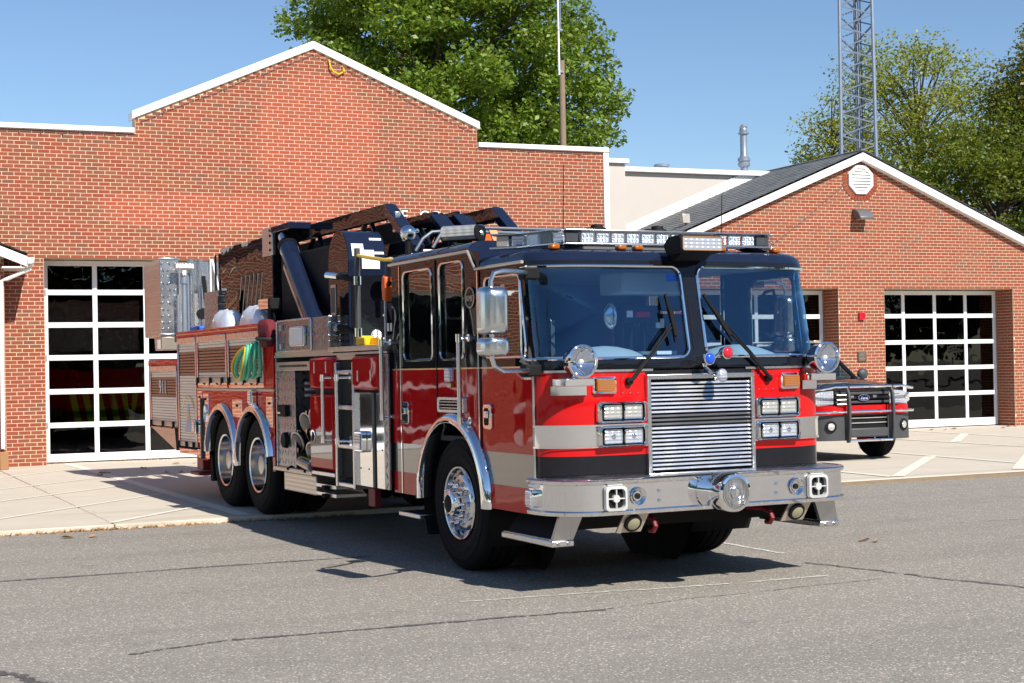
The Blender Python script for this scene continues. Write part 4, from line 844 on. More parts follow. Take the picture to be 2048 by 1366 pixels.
# ---- grille
m = MB()
for a in ((-.462, -.43, .81, 1.53), (.43, .462, .81, 1.53)): m.box(a[0], a[1], -1.735, -1.68, a[2], a[3])
m.box(-.462, .462, -1.737, -1.68, 1.495, 1.532); m.box(-.462, .462, -1.737, -1.68, .80, .825); gr = part(m, 'grille', 'alu', bevel=.006)
m = MB(); m.box(-.43, .43, -1.66, -1.65, .82, 1.5); part(m, 'grille_back', 'matte', gr, smooth=False)
zz = .845; k_ = 0
while zz < 1.48:
    m = MB(); m.add([(-.43, -1.722, zz), (.43, -1.722, zz), (.43, -1.715, zz + .014), (-.43, -1.715, zz + .014), (-.43, -1.675, zz + .02), (.43, -1.675, zz + .02)], [(0, 1, 2, 3), (3, 2, 5, 4)]); part(m, 'grille_bar', 'rim_dark' if 1.15 < zz < 1.245 else 'alu', gr, smooth=False, recalc=False)
    zz += .0292
m = MB(); m.box(-.43, .43, -1.685, -1.68, 1.155, 1.245); part(m, 'grille_panel', 'black', gr, smooth=False)
for sg in (-1, 1):
    for zc in (.87, 1.0, 1.2, 1.42): m = MB(); m.sphere((sg * .446, -1.737, zc), (.007, .004, .007), 8, 6); part(m, 'rivet', 'chrome', gr)
# ---- headlights, turn lamps, spot lamps, wipers
for sg in (-1, 1):
    for zc, wm in ((1.27, 'lens_led'), (1.098, 'lens')):
        xc = sg * .672; yb = -1.695
        m = MB(); m.loft([[(x, yb - d_, z) for x, z in rr(xc, zc, w_, h_, .022, 6)] for w_, h_, d_ in ((.39, .155, .0), (.385, .15, .05), (.36, .128, .062), (.345, .113, .05), (.345, .113, .012))]); hc = part(m, 'headlight_cluster', 'chrome', angle=50)
        m = MB(); m.box(xc - .172, xc + .172, yb - .018, yb - .012, zc - .056, zc + .056); part(m, 'lamp_back', 'matte', hc, smooth=False)
        for q in (-1, 1):
            m = MB(); m.loft([[(x, yb - d_, z) for x, z in rr(xc + q * .083, zc, w_, h_, .012, 4)] for w_, h_, d_ in ((.15, .102, .018), (.15, .102, .05), (.138, .09, .056), (.134, .086, .05))]); part(m, 'lamp_rim', 'chrome', hc)
            m = MB(); m.loft([[(x, yb - d_, z) for x, z in rr(xc + q * .083, zc, w_, h_, .01, 4)] for w_, h_, d_ in ((.136, .088, .048), (.10, .06, .052))], cap1=True); part(m, 'lamp_lens', 'lens_warm' if wm == 'lens_led' else 'lens', hc)
        if wm == 'lens':
            for q in (-1, 1): m = MB(); m.sphere((xc + q * .083, yb - .052, zc), (.02, .004, .02), 10, 6); part(m, 'bulb_cap', 'chrome', hc)
    xc, zc = sg * .80, 1.462
    m = MB(); m.loft([[(x, -1.69 + .02 * (abs(x) > .86) - d_, z) for x, z in rr(xc, zc, w_, h_, .018, 6)] for w_, h_, d_ in ((.185, .125, .0), (.18, .12, .03), (.15, .092, .034))], cap1=True); t_ = part(m, 'turn_lamp', 'chrome')
    m = MB(); m.loft([[(x, -1.722 - d_, z) for x, z in rr(xc, zc, w_, h_, .012, 4)] for w_, h_, d_ in ((.148, .09, .0), (.14, .082, .014))], cap1=True); part(m, 'turn_lens', 'amber', t_)
    for i in range(6): m = MB(); m.box(xc - .06, xc + .06, -1.739, -1.736, zc - .033 + i * .013, zc - .028 + i * .013); part(m, 'lens_rib', 'rust', t_, smooth=False)
    # spot lamp on its corner bracket
    bx_, by_ = sg * 1.055, -1.585
    m = MB(); m.loft([[nz(s_at(sg * .93) + sg * t, zz_, .012) for t in (0, .05, .1, .15, .2, .25)] for zz_ in (1.395, 1.46)], closed=False); m.box(sg * .93, sg * 1.16, -1.80, -1.60, 1.46, 1.515); br_ = part(m, 'spot_bracket', 'chrome', bevel=.006)
    sx_ = sg * 1.045
    m = MB(); m.lathe([(.03, .0), (.075, .02), (.10, .07), (.105, .16), (.116, .165), (.118, .185), (.104, .192), (.098, .18)], (sx_, -1.66, 1.632), (0, -1, 0), 36, cap1=False); sp_ = part(m, 'spot_lamp', 'chrome')
    m = MB(); m.lathe([(.10, .0), (.08, .012), (.04, .02), (.0, .022)], (sx_, -1.832, 1.632), (0, -1, 0), 32, cap0=False); part(m, 'spot_lens', 'clear', sp_); m = MB(); m.lathe([(.098, 0), (.07, -.03), (.03, -.055), (.005, -.06)], (sx_, -1.835, 1.632), (0, -1, 0), 28, cap0=False); part(m, 'spot_reflector', 'chrome', sp_); m = MB(); m.sphere((sx_, -1.82, 1.632), .018, 10, 8); part(m, 'spot_bulb', 'white', sp_)
    m = MB(); m.cyl((sx_, -1.74, 1.515), (sx_, -1.74, 1.545), .035, 16, .022); part(m, 'spot_swivel', 'chrome', sp_)
    # wiper
    p0 = Vector((sg * .60, -1.735, 1.485)); el = Vector((sg * .215, -1.70, 1.885)); tp_ = Vector((sg * (.245 if sg < 0 else .085), -1.645, 2.11)); lo_ = Vector((sg * (.205 if sg < 0 else .29), -1.715, 1.76))
    m = MB(); m.lathe([(.03, 0), (.026, .03), (.012, .035)], (sg * .60, -1.70, 1.485), (0, -1, 0), 14); m.tube([p0, p0.lerp(el, .5) + Vector((0, -.02, 0)), el], [.013, .010, .008], 8); m.tube([p0 + Vector((sg * .02, 0, -.008)), p0.lerp(el, .5) + Vector((sg * .022, -.02, 0)), el + Vector((sg * .02, -.0, .01))], .006, 6); wp = part(m, 'wiper', 'matte')
    m = MB(); m.bar(tp_, lo_, .016, .022, (0, 1, 0)); m.bar(tp_.lerp(el, .45) + Vector((0, -.02, 0)), lo_.lerp(el, .4) + Vector((0, -.02, 0)), .03, .012, (0, 1, 0)); part(m, 'wiper_blade', 'rubber', wp)
    m = MB(); m.box(sg * .51, sg * .66, -1.698, -1.694, 1.39, 1.525); part(m, 'access_plate', 'red', bevel=.003)
    for q in range(6): m = MB(); m.sphere((sg * (.522 + .063 * (q % 3)), -1.70, 1.405 if q < 3 else 1.51), .005, 6, 5); part(m, 'screw', 'chrome')
# coloured warning lamps on the cowl
for nm, x, z, mt, r_ in (('blue_lamp', -.02, 1.637, 'lens_blue', .043), ('red_lamp', .135, 1.678, 'lens_red', .043), ('clear_lamp', .085, 1.515, 'lens', .045)):
    y = -1.82; m = MB(); m.lathe([(.02, .0), (r_ * .9, .03), (r_ * 1.08, .08), (r_ * 1.12, .09), (r_ * 1.0, .095)], (x, y + .04, z), (0, -1, 0), 24); l_ = part(m, nm, 'chrome')
    m = MB(); m.lathe([(r_, .0), (r_ * .8, .012), (r_ * .4, .02), (.001, .022)], (x, y - .053, z), (0, -1, 0), 24, cap0=False); part(m, 'lamp_lens', mt, l_); m = MB(); m.tube([(x, y + .04, z), (.04, -1.70, 1.58)], .014, 8); part(m, 'lamp_arm', 'chrome', l_)
# ---- bumper
def bpath(off, n=14):
    P = []
    for i in range(n + 1):
        a = math.pi + math.pi / 2 * i / n; P.append((-.93 + (.34 + off) * math.cos(a), -1.57 + (.35 + off) * math.sin(a)))
    P = [(-1.27 - off, -1.43)] + P; return P + [(-x, y) for x, y in P[::-1]]
bprof = [(-.012, .562), (.018, .566), (.022, .59), (.0, .600), (-.0, .775), (.02, .785), (.024, .805), (.012, .815), (-.02, .816)]
m = MB(); m.loft([[(x, y, z) for x, y in bpath(o)] for o, z in bprof], closed=False); bp = part(m, 'front_bumper', 'chrome', angle=50)
m = MB(); a_ = [(x, y, .812) for x, y in bpath(-.015)]; m.add(a_ + [(1.2, -1.42, .812), (-1.2, -1.42, .812)], [tuple(range(len(a_) + 2))]); part(m, 'bumper_deck', 'tread_top', bp, smooth=False)
m = MB(); a_ = [(x, y, .575) for x, y in bpath(-.03)]; m.add(a_, [tuple(range(len(a_)))]); part(m, 'bumper_underside', 'matte', bp, smooth=False)
for sg in (-1, 1):
    xc, yb, zc = sg * .86, -1.925, .681
    m = MB(); m.loft([[(x, yb - d_, z) for x, z in rr(xc, zc, w_, w_, .03, 6)] for w_, d_ in ((.175, .0), (.17, .03), (.135, .034), (.125, -.05))]); v_ = part(m, 'speaker_frame', 'light_grey', bp, angle=45)
    m = MB(); m.box(xc - .065, xc + .065, yb - .003, yb - .001, zc - .065, zc + .065); part(m, 'speaker_cavity', 'matte', bp, smooth=False)
    m = MB(); m.cyl((xc, yb - .03, zc), (xc, yb - .002, zc), .027, 18); m.bar((xc - .066, yb - .02, zc), (xc + .066, yb - .02, zc), .018, .008); m.bar((xc, yb - .02, zc - .066), (xc, yb - .02, zc + .066), .008, .018, (0, 1, 0)); part(m, 'speaker_cross', 'light_grey', bp)
    m = MB(); m.lathe([(.06, 0), (.064, .012), (.056, .02), (.042, .005), (.026, -.015), (.02, -.02)], (sg * .675, yb, .688), (0, -1, 0), 28, cap0=False, cap1=False); part(m, 'air_horn', 'chrome', bp, angle=60); m = MB(); m.cyl((sg * .675, yb - .001, .688), (sg * .675, yb - .004, .688), .021, 16); part(m, 'horn_throat', 'matte', bp)
    for zc_ in (.648, .716): m = MB(); m.sphere((sg * .50, yb, zc_), (.013, .012, .013), 12, 8); part(m, 'bolt', 'chrome', bp)
    m = MB(); m.box(xc - .06, xc + .06, yb - .012, yb - .001, .773, .777); part(m, 'frame_tab', 'white', bp, smooth=False)
    X = sg * 1.277; m = MB(); m.prism(rr(-1.515, .675, .11, .125, .02, 4), 'x', X - sg * .012, X + sg * .045); l_ = part(m, 'corner_lamp', 'chrome', bp, bevel=.008); m = MB(); m.prism(rr(-1.515, .675, .085, .10, .012, 4), 'x', X + sg * .04, X + sg * .052); part(m, 'corner_lens', 'lens', bp, bevel=.006); m = MB(); m.cyl((X, -1.47, .765), (X, -1.56, .765), .02, 12); part(m, 'corner_light', 'chrome', bp)
    xf = sg * .70; m = MB(); m.add([(xf - .10, -1.83, .43), (xf + .10, -1.83, .43), (xf + .13, -1.90, .565), (xf - .07, -1.90, .565), (xf - .10, -1.815, .43), (xf + .10, -1.815, .43), (xf + .13, -1.885, .565), (xf - .07, -1.885, .565)], [(0, 1, 2, 3), (4, 7, 6, 5), (0, 4, 5, 1), (1, 5, 6, 2), (3, 2, 6, 7), (0, 3, 7, 4)]); part(m, 'fog_plate', 'tan_metal', bp)
    m = MB(); m.lathe([(.068, 0), (.066, .018), (.048, .022), (.001, .016)], (xf + .012, -1.868, .50), (0, -.88, -.47), 26); part(m, 'fog_lamp', 'rubber', bp); m = MB(); m.lathe([(.047, 0), (.03, .006), (.001, .008)], (xf + .012, -1.888, .490), (0, -.88, -.47), 20); part(m, 'fog_lens', 'lens_olive', bp)
    hx = sg * .50; m = MB(); m.tube([(hx, -1.55, .52), (hx, -1.75, .53), (hx, -1.84, .51), (hx, -1.87, .465), (hx, -1.84, .43), (hx, -1.79, .43)], .019, 10); part(m, 'tow_hook', 'tow_red', bp)
m = MB(); m.lathe([(.135, 0), (.135, .10), (.128, .105), (.128, .115), (.137, .12), (.137, .22), (.13, .235), (.112, .24)], (0, -1.90, .688), (0, -1, 0), 44, cap1=False); si = part(m, 'siren', 'chrome', angle=45); m = MB(); m.lathe([(.113, 0), (.05, .008), (.001, .010)], (0, -2.137, .688), (0, -1, 0), 40, cap0=False); part(m, 'siren_face', 'tread_top', si)
for r_ in (.105, .092, .080, .068, .056): m = MB(); m.tube([(r_ * math.cos(t * .1745), -2.141 - .003, .688 + r_ * math.sin(t * .1745)) for t in range(36)], .0035, 5, closed=True); part(m, 'siren_rib', 'chrome', si)
for r_ in (.042,): m = MB(); m.tube([(r_ * math.cos(t * .2618), -2.15, .688 + r_ * math.sin(t * .2618)) for t in range(24)], .006, 6, closed=True); part(m, 'siren_ring', 'chrome', si)
m = MB(); m.prism([(-.014, .668), (.008, .668), (.012, .69), (.02, .70), (.012, .712), (-.010, .712)], 'y', -2.152, -2.143); part(m, 'siren_emblem', 'chrome', si)
# ---- chassis
m = MB(); m.box(-.48, .48, -1.45, 9.2, .50, .78); part(m, 'chassis_frame', 'matte', smooth=False); m = MB(); m.box(-1.0, 1.0, -1.4, -.75, .42, .56); m.cyl((-1.0, 0, .535), (1.0, 0, .535), .08, 12); m.box(-.5, .5, .5, 1.1, .38, .6); part(m, 'front_axle', 'matte'); m = MB(); m.cyl((-.9, 5.17, .6), (.9, 5.17, .6), .12, 12); m.cyl((-.9, 6.42, .6), (.9, 6.42, .6), .12, 12); m.box(-.4, .4, 4.9, 6.7, .5, .8); part(m, 'rear_axles', 'matte')
# ---- wheels
def wheel(x, y, z, sg, front):
    R_ = .535; w = .36 if front else .55; xo = x
    tp = [(.285, -.02), (.31, .0), (.36, .012), (.43, .014), (.485, .004), (.515, -.02), (.53, -.045)]
    for g in (-.085, -.155, -.225, -.295): tp += [(.535, g + .018), (.535, g + .001), (.52, g), (.52, g - .013), (.535, g - .014)]
    tp += [(.53, -.34), (.50, -.37), (.40, -.38), (.285, -.36)]
    m = MB(); m.lathe(tp, (xo, y, z), (sg, 0, 0), 56, False, False); t_ = part(m, 'wheel', 'rubber', angle=50)
    if not front: m = MB(); m.lathe([(.285, -.40), (.43, -.395), (.53, -.43), (.535, -.60), (.50, -.66), (.285, -.66)], (xo, y, z), (sg, 0, 0), 40, False, False); part(m, 'inner_tyre', 'rubber', t_)
    for r_ in (.395, .455): m = MB(); m.tube([(xo + sg * .013, y + r_ * math.cos(k * .1309), z + r_ * math.sin(k * .1309)) for k in range(48)], .003, 4, closed=True); part(m, 'sidewall_ring', 'rubber', t_)
    if front:
        m = MB(); m.lathe([(.280, -.01), (.292, .002), (.287, .008), (.275, .004), (.262, -.03), (.255, -.05), (.235, -.035), (.205, -.01), (.16, -.005), (.12, -.005), (.10, -.0)], (xo, y, z), (sg, 0, 0), 56, False); part(m, 'rim', 'polished', t_, angle=50)
        m = MB(); m.lathe([(.115, -.01), (.112, .05), (.10, .085), (.075, .10)], (xo, y, z), (sg, 0, 0), 32, False); part(m, 'hub_cap', 'chrome', t_); m = MB(); m.lathe([(.07, .10), (.06, .104), (.001, .106)], (xo, y, z), (sg, 0, 0), 24, False); part(m, 'hub_centre', 'matte', t_)
        for k in range(10): a = k * .6283; m = MB(); m.lathe([(.021, -.005), (.019, .02), (.016, .055), (.006, .07)], (xo, y + .158 * math.cos(a), z + .158 * math.sin(a)), (sg, 0, 0), 10, False); part(m, 'lug_nut', 'chrome', t_)
        for k in range(10): a = k * .6283 + .31; m = MB(); m.cyl((xo - sg * .022, y + .225 * math.cos(a), z + .225 * math.sin(a)), (xo - sg * .026, y + .225 * math.cos(a), z + .225 * math.sin(a)), .02, 10); part(m, 'hand_hole', 'matte', t_)
    else:
        m = MB(); m.lathe([(.292, .0), (.305, .012), (.298, .02), (.28, .012), (.275, -.06), (.268, -.12), (.26, -.17), (.22, -.175), (.13, -.175), (.12, -.15)], (xo, y, z), (sg, 0, 0), 56, False); part(m, 'rim', 'polished', t_, angle=50)
        m = MB(); m.lathe([(.13, -.17), (.12, -.06), (.10, -.02), (.05, -.012), (.001, -.012)], (xo, y, z), (sg, 0, 0), 28, False); part(m, 'hub_cap', 'steel', t_)
        for k in range(10): a = k * .6283; m = MB(); m.lathe([(.02, 0), (.018, .03), (.007, .045)], (xo - sg * .175, y + .165 * math.cos(a), z + .165 * math.sin(a)), (sg, 0, 0), 8, False); part(m, 'lug_nut', 'chrome', t_)
for sg in (-1, 1):
    wheel(sg * 1.165, 0.0, .535, sg, True)
    for y in (5.17, 6.42): wheel(sg * 1.205, y, .592, sg, False)
# ================================================================== truck: roof equipment
# light bar: straight front, stepped swept ends
LBP = [(-1.20, -.80), (-1.02, -.95), (-.985, -1.10), (-.90, -1.34), (.90, -1.34), (.985, -1.10), (1.02, -.95), (1.20, -.80)]
m = MB()
for (a, b) in zip(LBP[:-1], LBP[1:]):
    m.bar((a[0], a[1] + .05, 2.49), (b[0], b[1] + .05, 2.49), .15, .014); m.bar((a[0], a[1] + .05, 2.592), (b[0], b[1] + .05, 2.592), .15, .010)
lb = part(m, 'light_bar', 'alu', bevel=.003)
def lbseg(a, b, n, mats):
    a, b = Vector((*a, 0)), Vector((*b, 0)); d = (b - a); L = d.length; d.normalize(); nn = Vector((d.y, -d.x, 0)); w = L / n
    for i in range(n):
        p0 = a + d * (w * i + .012); p1 = a + d * (w * (i + 1) - .012); mt = mats[i % len(mats)]
        m = MB(); m.add([tuple(p + nn * o + Vector((0, 0, z))) for o in (.0, -.03) for p, z in ((p0, 2.503), (p1, 2.503), (p1, 2.58), (p0, 2.58))], [(0, 1, 2, 3), (4, 7, 6, 5), (0, 4, 5, 1), (1, 5, 6, 2), (2, 6, 7, 3), (3, 7, 4, 0)]); part(m, 'led_module', mt, lb, bevel=.006)
        for r_ in range(2):
            for q in range(3):
                c = p0.lerp(p1, (q + .5) / 3) + nn * .002 + Vector((0, 0, 2.523 + .036 * r_)); m = MB(); m.sphere(tuple(c), (.010, .010, .010), 6, 5); part(m, 'led_bulb', 'white', lb) if mt == 'lens_led' and n > 4 else None
    m = MB(); m.add([tuple(p + nn * .028 + Vector((0, 0, z))) for p, z in ((a, 2.497), (b, 2.497), (b, 2.587), (a, 2.587))], [(0, 1, 2, 3)]); part(m, 'lens_cover', 'clear', lb, smooth=False)
lbseg(LBP[3], LBP[4], 14, ['plastic'] + ['lens_led'] * 12 + ['plastic'])
for i, j, n in ((2, 3, 2), (4, 5, 2)): lbseg(LBP[i], LBP[j], n, ['plastic', 'lens'])
for i, j in ((1, 2), (5, 6)): lbseg(LBP[i], LBP[j], 1, ['lens_led'])
for i, j in ((0, 1), (6, 7)): lbseg(LBP[i], LBP[j], 2, ['tan_metal', 'lens'])
for sg in (-1, 1):
    m = MB(); m.prism([(sg * .95, 2.45), (sg * .84, 2.45), (sg * .68, 2.487), (sg * .78, 2.487)], 'y', -1.32, -1.18); part(m, 'light_bar_foot', 'matte', lb)
for x in (-1.0, -.47, -.33, .40, .92):
    y = nz(s_at(x), 2.43).y + .08; m = MB(); m.box(x - .035, x + .035, y - .02, y + .05, 2.445, 2.482); part(m, 'marker_lamp', 'amber', bevel=.012)
# centre flood lamp hung over the windshield
m = MB(); m.prism([(-1.58, 2.40), (-1.76, 2.415), (-1.775, 2.43), (-1.775, 2.51), (-1.74, 2.535), (-1.60, 2.53), (-1.53, 2.47)], 'x', -.185, .185); fl = part(m, 'flood_lamp', 'matte', bevel=.008); m = MB(); m.prism(rr(0, 2.472, .335, .092, .012, 4), 'y', -1.779, -1.774); part(m, 'flood_lens', 'lens', fl)
m = MB(); m.tube([(x, -1.781, z) for x, z in rr(0, 2.472, .34, .097, .012, 4)], .004, 5, closed=True); part(m, 'lens_gasket', 'rust', fl); m = MB(); m.prism([(-1.50, 2.36), (-1.62, 2.36), (-1.70, 2.41), (-1.52, 2.42)], 'x', -.13, .13); part(m, 'flood_bracket', 'matte', fl, bevel=.004)
# air conditioner, horns of the roof, aerials
m = MB(); m.prism([(-1.08, 2.46), (-1.0, 2.635), (.0, 2.64), (.05, 2.46)], 'x', -.60, .60); ac = part(m, 'roof_air_unit', 'plastic', bevel=.015)
for x in (-.38, .16): m = MB(); m.lathe([(.075, 0), (.07, .015), (.05, .02), (.045, .04), (.02, .045)], (x, -.9, 2.636), (0, 0, 1), 20); m.box(x - .1, x + .06, -.93, -.87, 2.636, 2.652); part(m, 'intake_cap', 'matte', ac)
for x, y, h in ((-.62, -.8, .62), (.72, -.95, .42)): m = MB(); m.tube([(x, y, 2.46), (x, y, 2.52), (x, y, 2.55), (x + .015, y, 2.52 + h)], [.022, .02, .004, .003], 6); part(m, 'whip_aerial', 'matte')
# side flood lamp and luggage rails on the raised roof
FM = Matrix.Translation((-.96, .30, 2.70)) @ Matrix.Rotation(rad(40), 4, 'Z')
m = MB(); m.M = FM; m.prism([(-.07, -.05), (-.075, .04), (-.03, .065), (.10, .06), (.13, .0), (.10, -.06), (-.03, -.065)], 'y', -.16, .16); sf_ = part(m, 'side_flood_lamp', 'matte', bevel=.008)
m = MB(); m.M = FM; m.loft([[(-.085 + o, y, z) for o, z in ((.02, -.055), (-.012, -.03), (-.018, .01), (-.004, .045), (.03, .062))] for y in (-.15, .15)], closed=False); part(m, 'flood_lens', 'lens_warm', sf_)
m = MB(); m.M = FM; m.lathe([(.028, 0), (.02, .01), (.001, .012)], (.03, -.16, 0), (0, -1, 0), 16); part(m, 'flood_pivot', 'alu', sf_); m = MB(); m.M = FM; m.box(.0, .08, -.05, .05, -.12, -.06); part(m, 'flood_foot', 'matte', sf_)
for yy in (.72, .36):
    m = MB(); m.tube([(-1.20, yy, 2.585), (-1.13, yy, 2.69), (-1.05, yy, 2.745), (-.95, yy, 2.755), (.95, yy, 2.755), (1.05, yy, 2.745), (1.13, yy, 2.69), (1.20, yy, 2.585)], .015, 8); part(m, 'roof_rail', 'galv_dark')
m = MB(); m.box(-.55, .6, -.2, .9, 2.595, 2.66); part(m, 'roof_gear_tray', 'plastic', bevel=.01)
hz = MB(); hz.tube([(-.95, .55, 2.605), (-.7, .65, 2.61), (-.6, .4, 2.612), (-.85, .2, 2.61), (-1.0, .35, 2.606)], .018, 8); 
o_ = hz.build('yellow_strap', 'chevron'); o_.parent = None; o_.matrix_world = Matrix.Translation((5.67908, 11.68158, 0)) @ Matrix.Rotation(0.0540909, 4, 'Z'); tag(o_, 'loose yellow green strap lying on the raised cab roof', 'strap')
# ================================================================== truck: pump section
PX = -1.25
def plate(name, mat, y0, y1, z0, z1, t=.02, bev=.004, parent=None, x=None):
    x = PX if x is None else x
    return bxp(name, mat, x, x + t, y0, y1, z0, z1, bev, parent)
m = MB(); m.box(-.62, 1.25, 1.27, 4.45, .62, 1.76); part(m, 'pump_house', 'black', smooth=False); m = MB(); m.box(-1.23, -.62, 1.27, 3.20, .62, 1.76) ; part(m, 'pump_side_box', 'matte', smooth=False)
plate('tread_column', 'tread_side', 1.262, 1.37, .56, 1.74)
def puffy(name, mat, y0, y1, z0, z1, parent=None, d=.045):
    m = MB(); w, h = y1 - y0, z1 - z0; cy_, cz_ = (y0 + y1) / 2, (z0 + z1) / 2
    m.loft([[(PX - o, y, z) for y, z in rr(cy_, cz_, w - i, h - i, .012, 4)] for i, o in ((0, -.02), (0, .0), (.02, d * .5), (.05, d))], cap1=True); return part(m, name, mat, parent, bevel=.003)
r2 = puffy('upper_locker_door', 'red', 1.375, 2.04, 1.42, 1.735)
for yy in (1.56, 1.88): plate('door_slot', 'alu', yy - .012, yy + .012, 1.50, 1.60, .006, .002, r2, PX - .05)
d_ = plate('polished_panel', 'chrome', 1.65, 2.045, .56, 1.40); d2 = plate('polished_panel', 'chrome', 1.375, 1.56, .56, 1.40); m = MB(); m.box(PX - .012, PX + .02, 1.575, 1.635, .56, 1.40); part(m, 'panel_channel', 'plastic', bevel=.006)
for yy, zz_ in ((1.95, 1.34), (1.95, .72), (1.75, .72), (1.42, 1.3), (1.42, .9)): m = MB(); m.sphere((PX - .002, yy, zz_), (.004, .008, .008), 8, 6); part(m, 'screw', 'matte', d_)
m = MB(); m.prism(rr(1.89, .96, .20, .19, .03, 4), 'x', PX - .05, PX); l_ = part(m, 'warning_lamp', 'chrome', bevel=.01); m = MB(); m.prism(rr(1.89, .96, .15, .145, .015, 4), 'x', PX - .062, PX - .05); part(m, 'warning_lens', 'lens', l_, bevel=.005)
# stepped ladder well with two grab rails
m = MB(); m.box(PX + .22, PX + .24, 2.05, 2.54, .54, 1.74); part(m, 'ladder_well', 'dash', smooth=False)
for yy in (2.06, 2.52): m = MB(); m.box(PX - .03, PX + .22, yy - .022, yy + .022, .52, 1.68); part(m, 'ladder_side', 'alu', bevel=.008)
for zz_ in (1.585, 1.26, .902, .545): m = MB(); m.box(PX - .02, PX + .2, 2.085, 2.495, zz_ - .022, zz_ + .022); part(m, 'ladder_rung', 'alu', bevel=.01)
m = MB(); m.box(PX - .002, PX + .2, 2.05, 2.54, 1.70, 1.745); part(m, 'well_header', 'tread_fine', smooth=False)
for yy in (2.66, 2.27):
    XX = PX - .10; m = MB(); m.cyl((XX, yy, .96), (XX, yy, 1.53), .019, 14); g_ = part(m, 'grab_rail', 'alu')
    for zc in (.955, 1.535): m = MB(); m.cyl((XX, yy, zc - .03), (XX, yy, zc + .03), .026, 12); m.cyl((XX, yy, zc), (PX, yy - .12, zc), .012, 8); m.box(PX - .02, PX, yy - .15, yy - .09, zc - .045, zc + .045); part(m, 'rail_bracket', 'chrome', g_)
# red pump doors
puffy('pump_door_upper', 'red', 2.545, 3.215, 1.42, 1.735); pdl = puffy('pump_door_lower', 'red', 2.545, 3.215, .655, 1.385)
m = MB(); m.box(PX - .0465, PX - .045, 2.575, 3.185, .77, 1.02); part(m, 'door_stripe', 'stripe', pdl, smooth=False); m = MB(); m.cyl((PX - .045, 3.10, .975), (PX - .056, 3.10, .975), .065, 28); b_ = part(m, 'door_latch', 'chrome', pdl, bevel=.004); m = MB(); m.cyl((PX - .056, 3.10, .975), (PX - .060, 3.10, .975), .042, 20); part(m, 'latch_cup', 'matte', pdl); m = MB(); m.bar((PX - .062, 3.10, .94), (PX - .062, 3.10, 1.01), .014, .008); part(m, 'latch_pull', 'chrome', pdl)
for yy in (2.72, 3.05): plate('door_slot', 'alu', yy - .012, yy + .012, 1.58, 1.69, .006, .002, None, PX - .05)
# open hose compartment
m = MB(); m.box(PX + .45, PX + .47, 3.22, 4.42, .62, 1.74); part(m, 'compartment_back', 'dash', smooth=False); m = MB(); m.box(PX + .0, PX + .46, 4.37, 4.40, .60, 1.74); part(m, 'compartment_side', 'tread_front', smooth=False)
plate('tread_jamb', 'tread_side', 3.80, 4.40, .60, 1.62, .012, .002, None, PX + .01)
m = MB(); m.box(PX, PX + .4, 3.25, 4.38, 1.61, 1.70); hd = part(m, 'compartment_header', 'steel', bevel=.004)
for i in range(22): m = MB(); m.box(PX - .002, PX, 3.4 + i * .04, 3.422 + i * .04, 1.645, 1.668); part(m, 'vent_slot', 'matte', hd, smooth=False)
m = MB(); m.box(PX - .03, PX + .45, 3.22, 4.44, .58, .625); sh = part(m, 'compartment_sill', 'tread_fine', bevel=.008); m = MB(); m.box(PX - .03, PX + .02, 2.57, 3.22, .60, .64); part(m, 'door_sill', 'alu', sh, bevel=.006)
def outlet(y, z, r_, ln, tilt=0.25):
    m = MB(); ax = (-1, -.25, -tilt); m.lathe([(r_ * .55, 0), (r_ * .6, ln * .3), (r_ * .95, ln * .35), (r_, ln * .55), (r_ * .85, ln * .6), (r_ * .95, ln * .7), (r_, ln)], (PX + .40, y, z), ax, 22); o1 = part(m, 'pump_outlet', 'matte', angle=40)
    e = Vector((PX + .40, y, z)) + Vector(ax).normalized() * ln; m = MB(); m.lathe([(r_ * .92, 0), (r_ * .8, .012), (r_ * .25, .02)], e, ax, 20); part(m, 'outlet_cap', 'rim_dark', o1); m = MB(); m.lathe([(r_ * 1.02, -.012), (r_ * 1.02, .0), (r_ * .9, .004)], e, ax, 22); part(m, 'cap_ring', 'tan_metal', o1)
    for k in range(3): a = k * 2.094; m = MB(); m.box(-.014, .014, -.014, .014, -.01, .03); q = part(m, 'cap_lug', 'chrome', o1); q.location = e + Vector((0, r_ * math.cos(a), r_ * math.sin(a)))
    m = MB(); m.tube([e + Vector((0, 0, -r_)), e + Vector((.05, .02, -r_ - .10)), e + Vector((.12, .0, -r_ - .14))], .006, 5); part(m, 'cap_chain', 'steel', o1)
outlet(3.46, 1.20, .125, .34); outlet(3.72, 1.17, .105, .36); outlet(3.92, 1.02, .105, .40, .35); outlet(3.48, .90, .115, .38, .3)
for zz_ in (1.42, 1.36, 1.48): m = MB(); m.cyl((PX + .30, 3.55, zz_), (PX + .05, 3.62, zz_), .022, 12); m.lathe([(.012, 0), (.03, .05), (.032, .06)], (PX + .30, 3.45, zz_), (-.5, -1, 0), 12); part(m, 'valve_handle', 'steel')
m = MB(); m.cyl((PX + .012, 4.10, .90), (PX - .03, 4.10, .90), .085, 28, .075); part(m, 'drain_cap', 'matte', bevel=.004); m = MB(); m.box(PX - .03, PX + .02, 4.02, 4.28, 1.14, 1.26); part(m, 'pull_tray', 'matte', bevel=.01); m = MB(); m.box(PX - .045, PX - .03, 4.14, 4.26, 1.17, 1.19); part(m, 'tray_lip', 'chrome', bevel=.004)
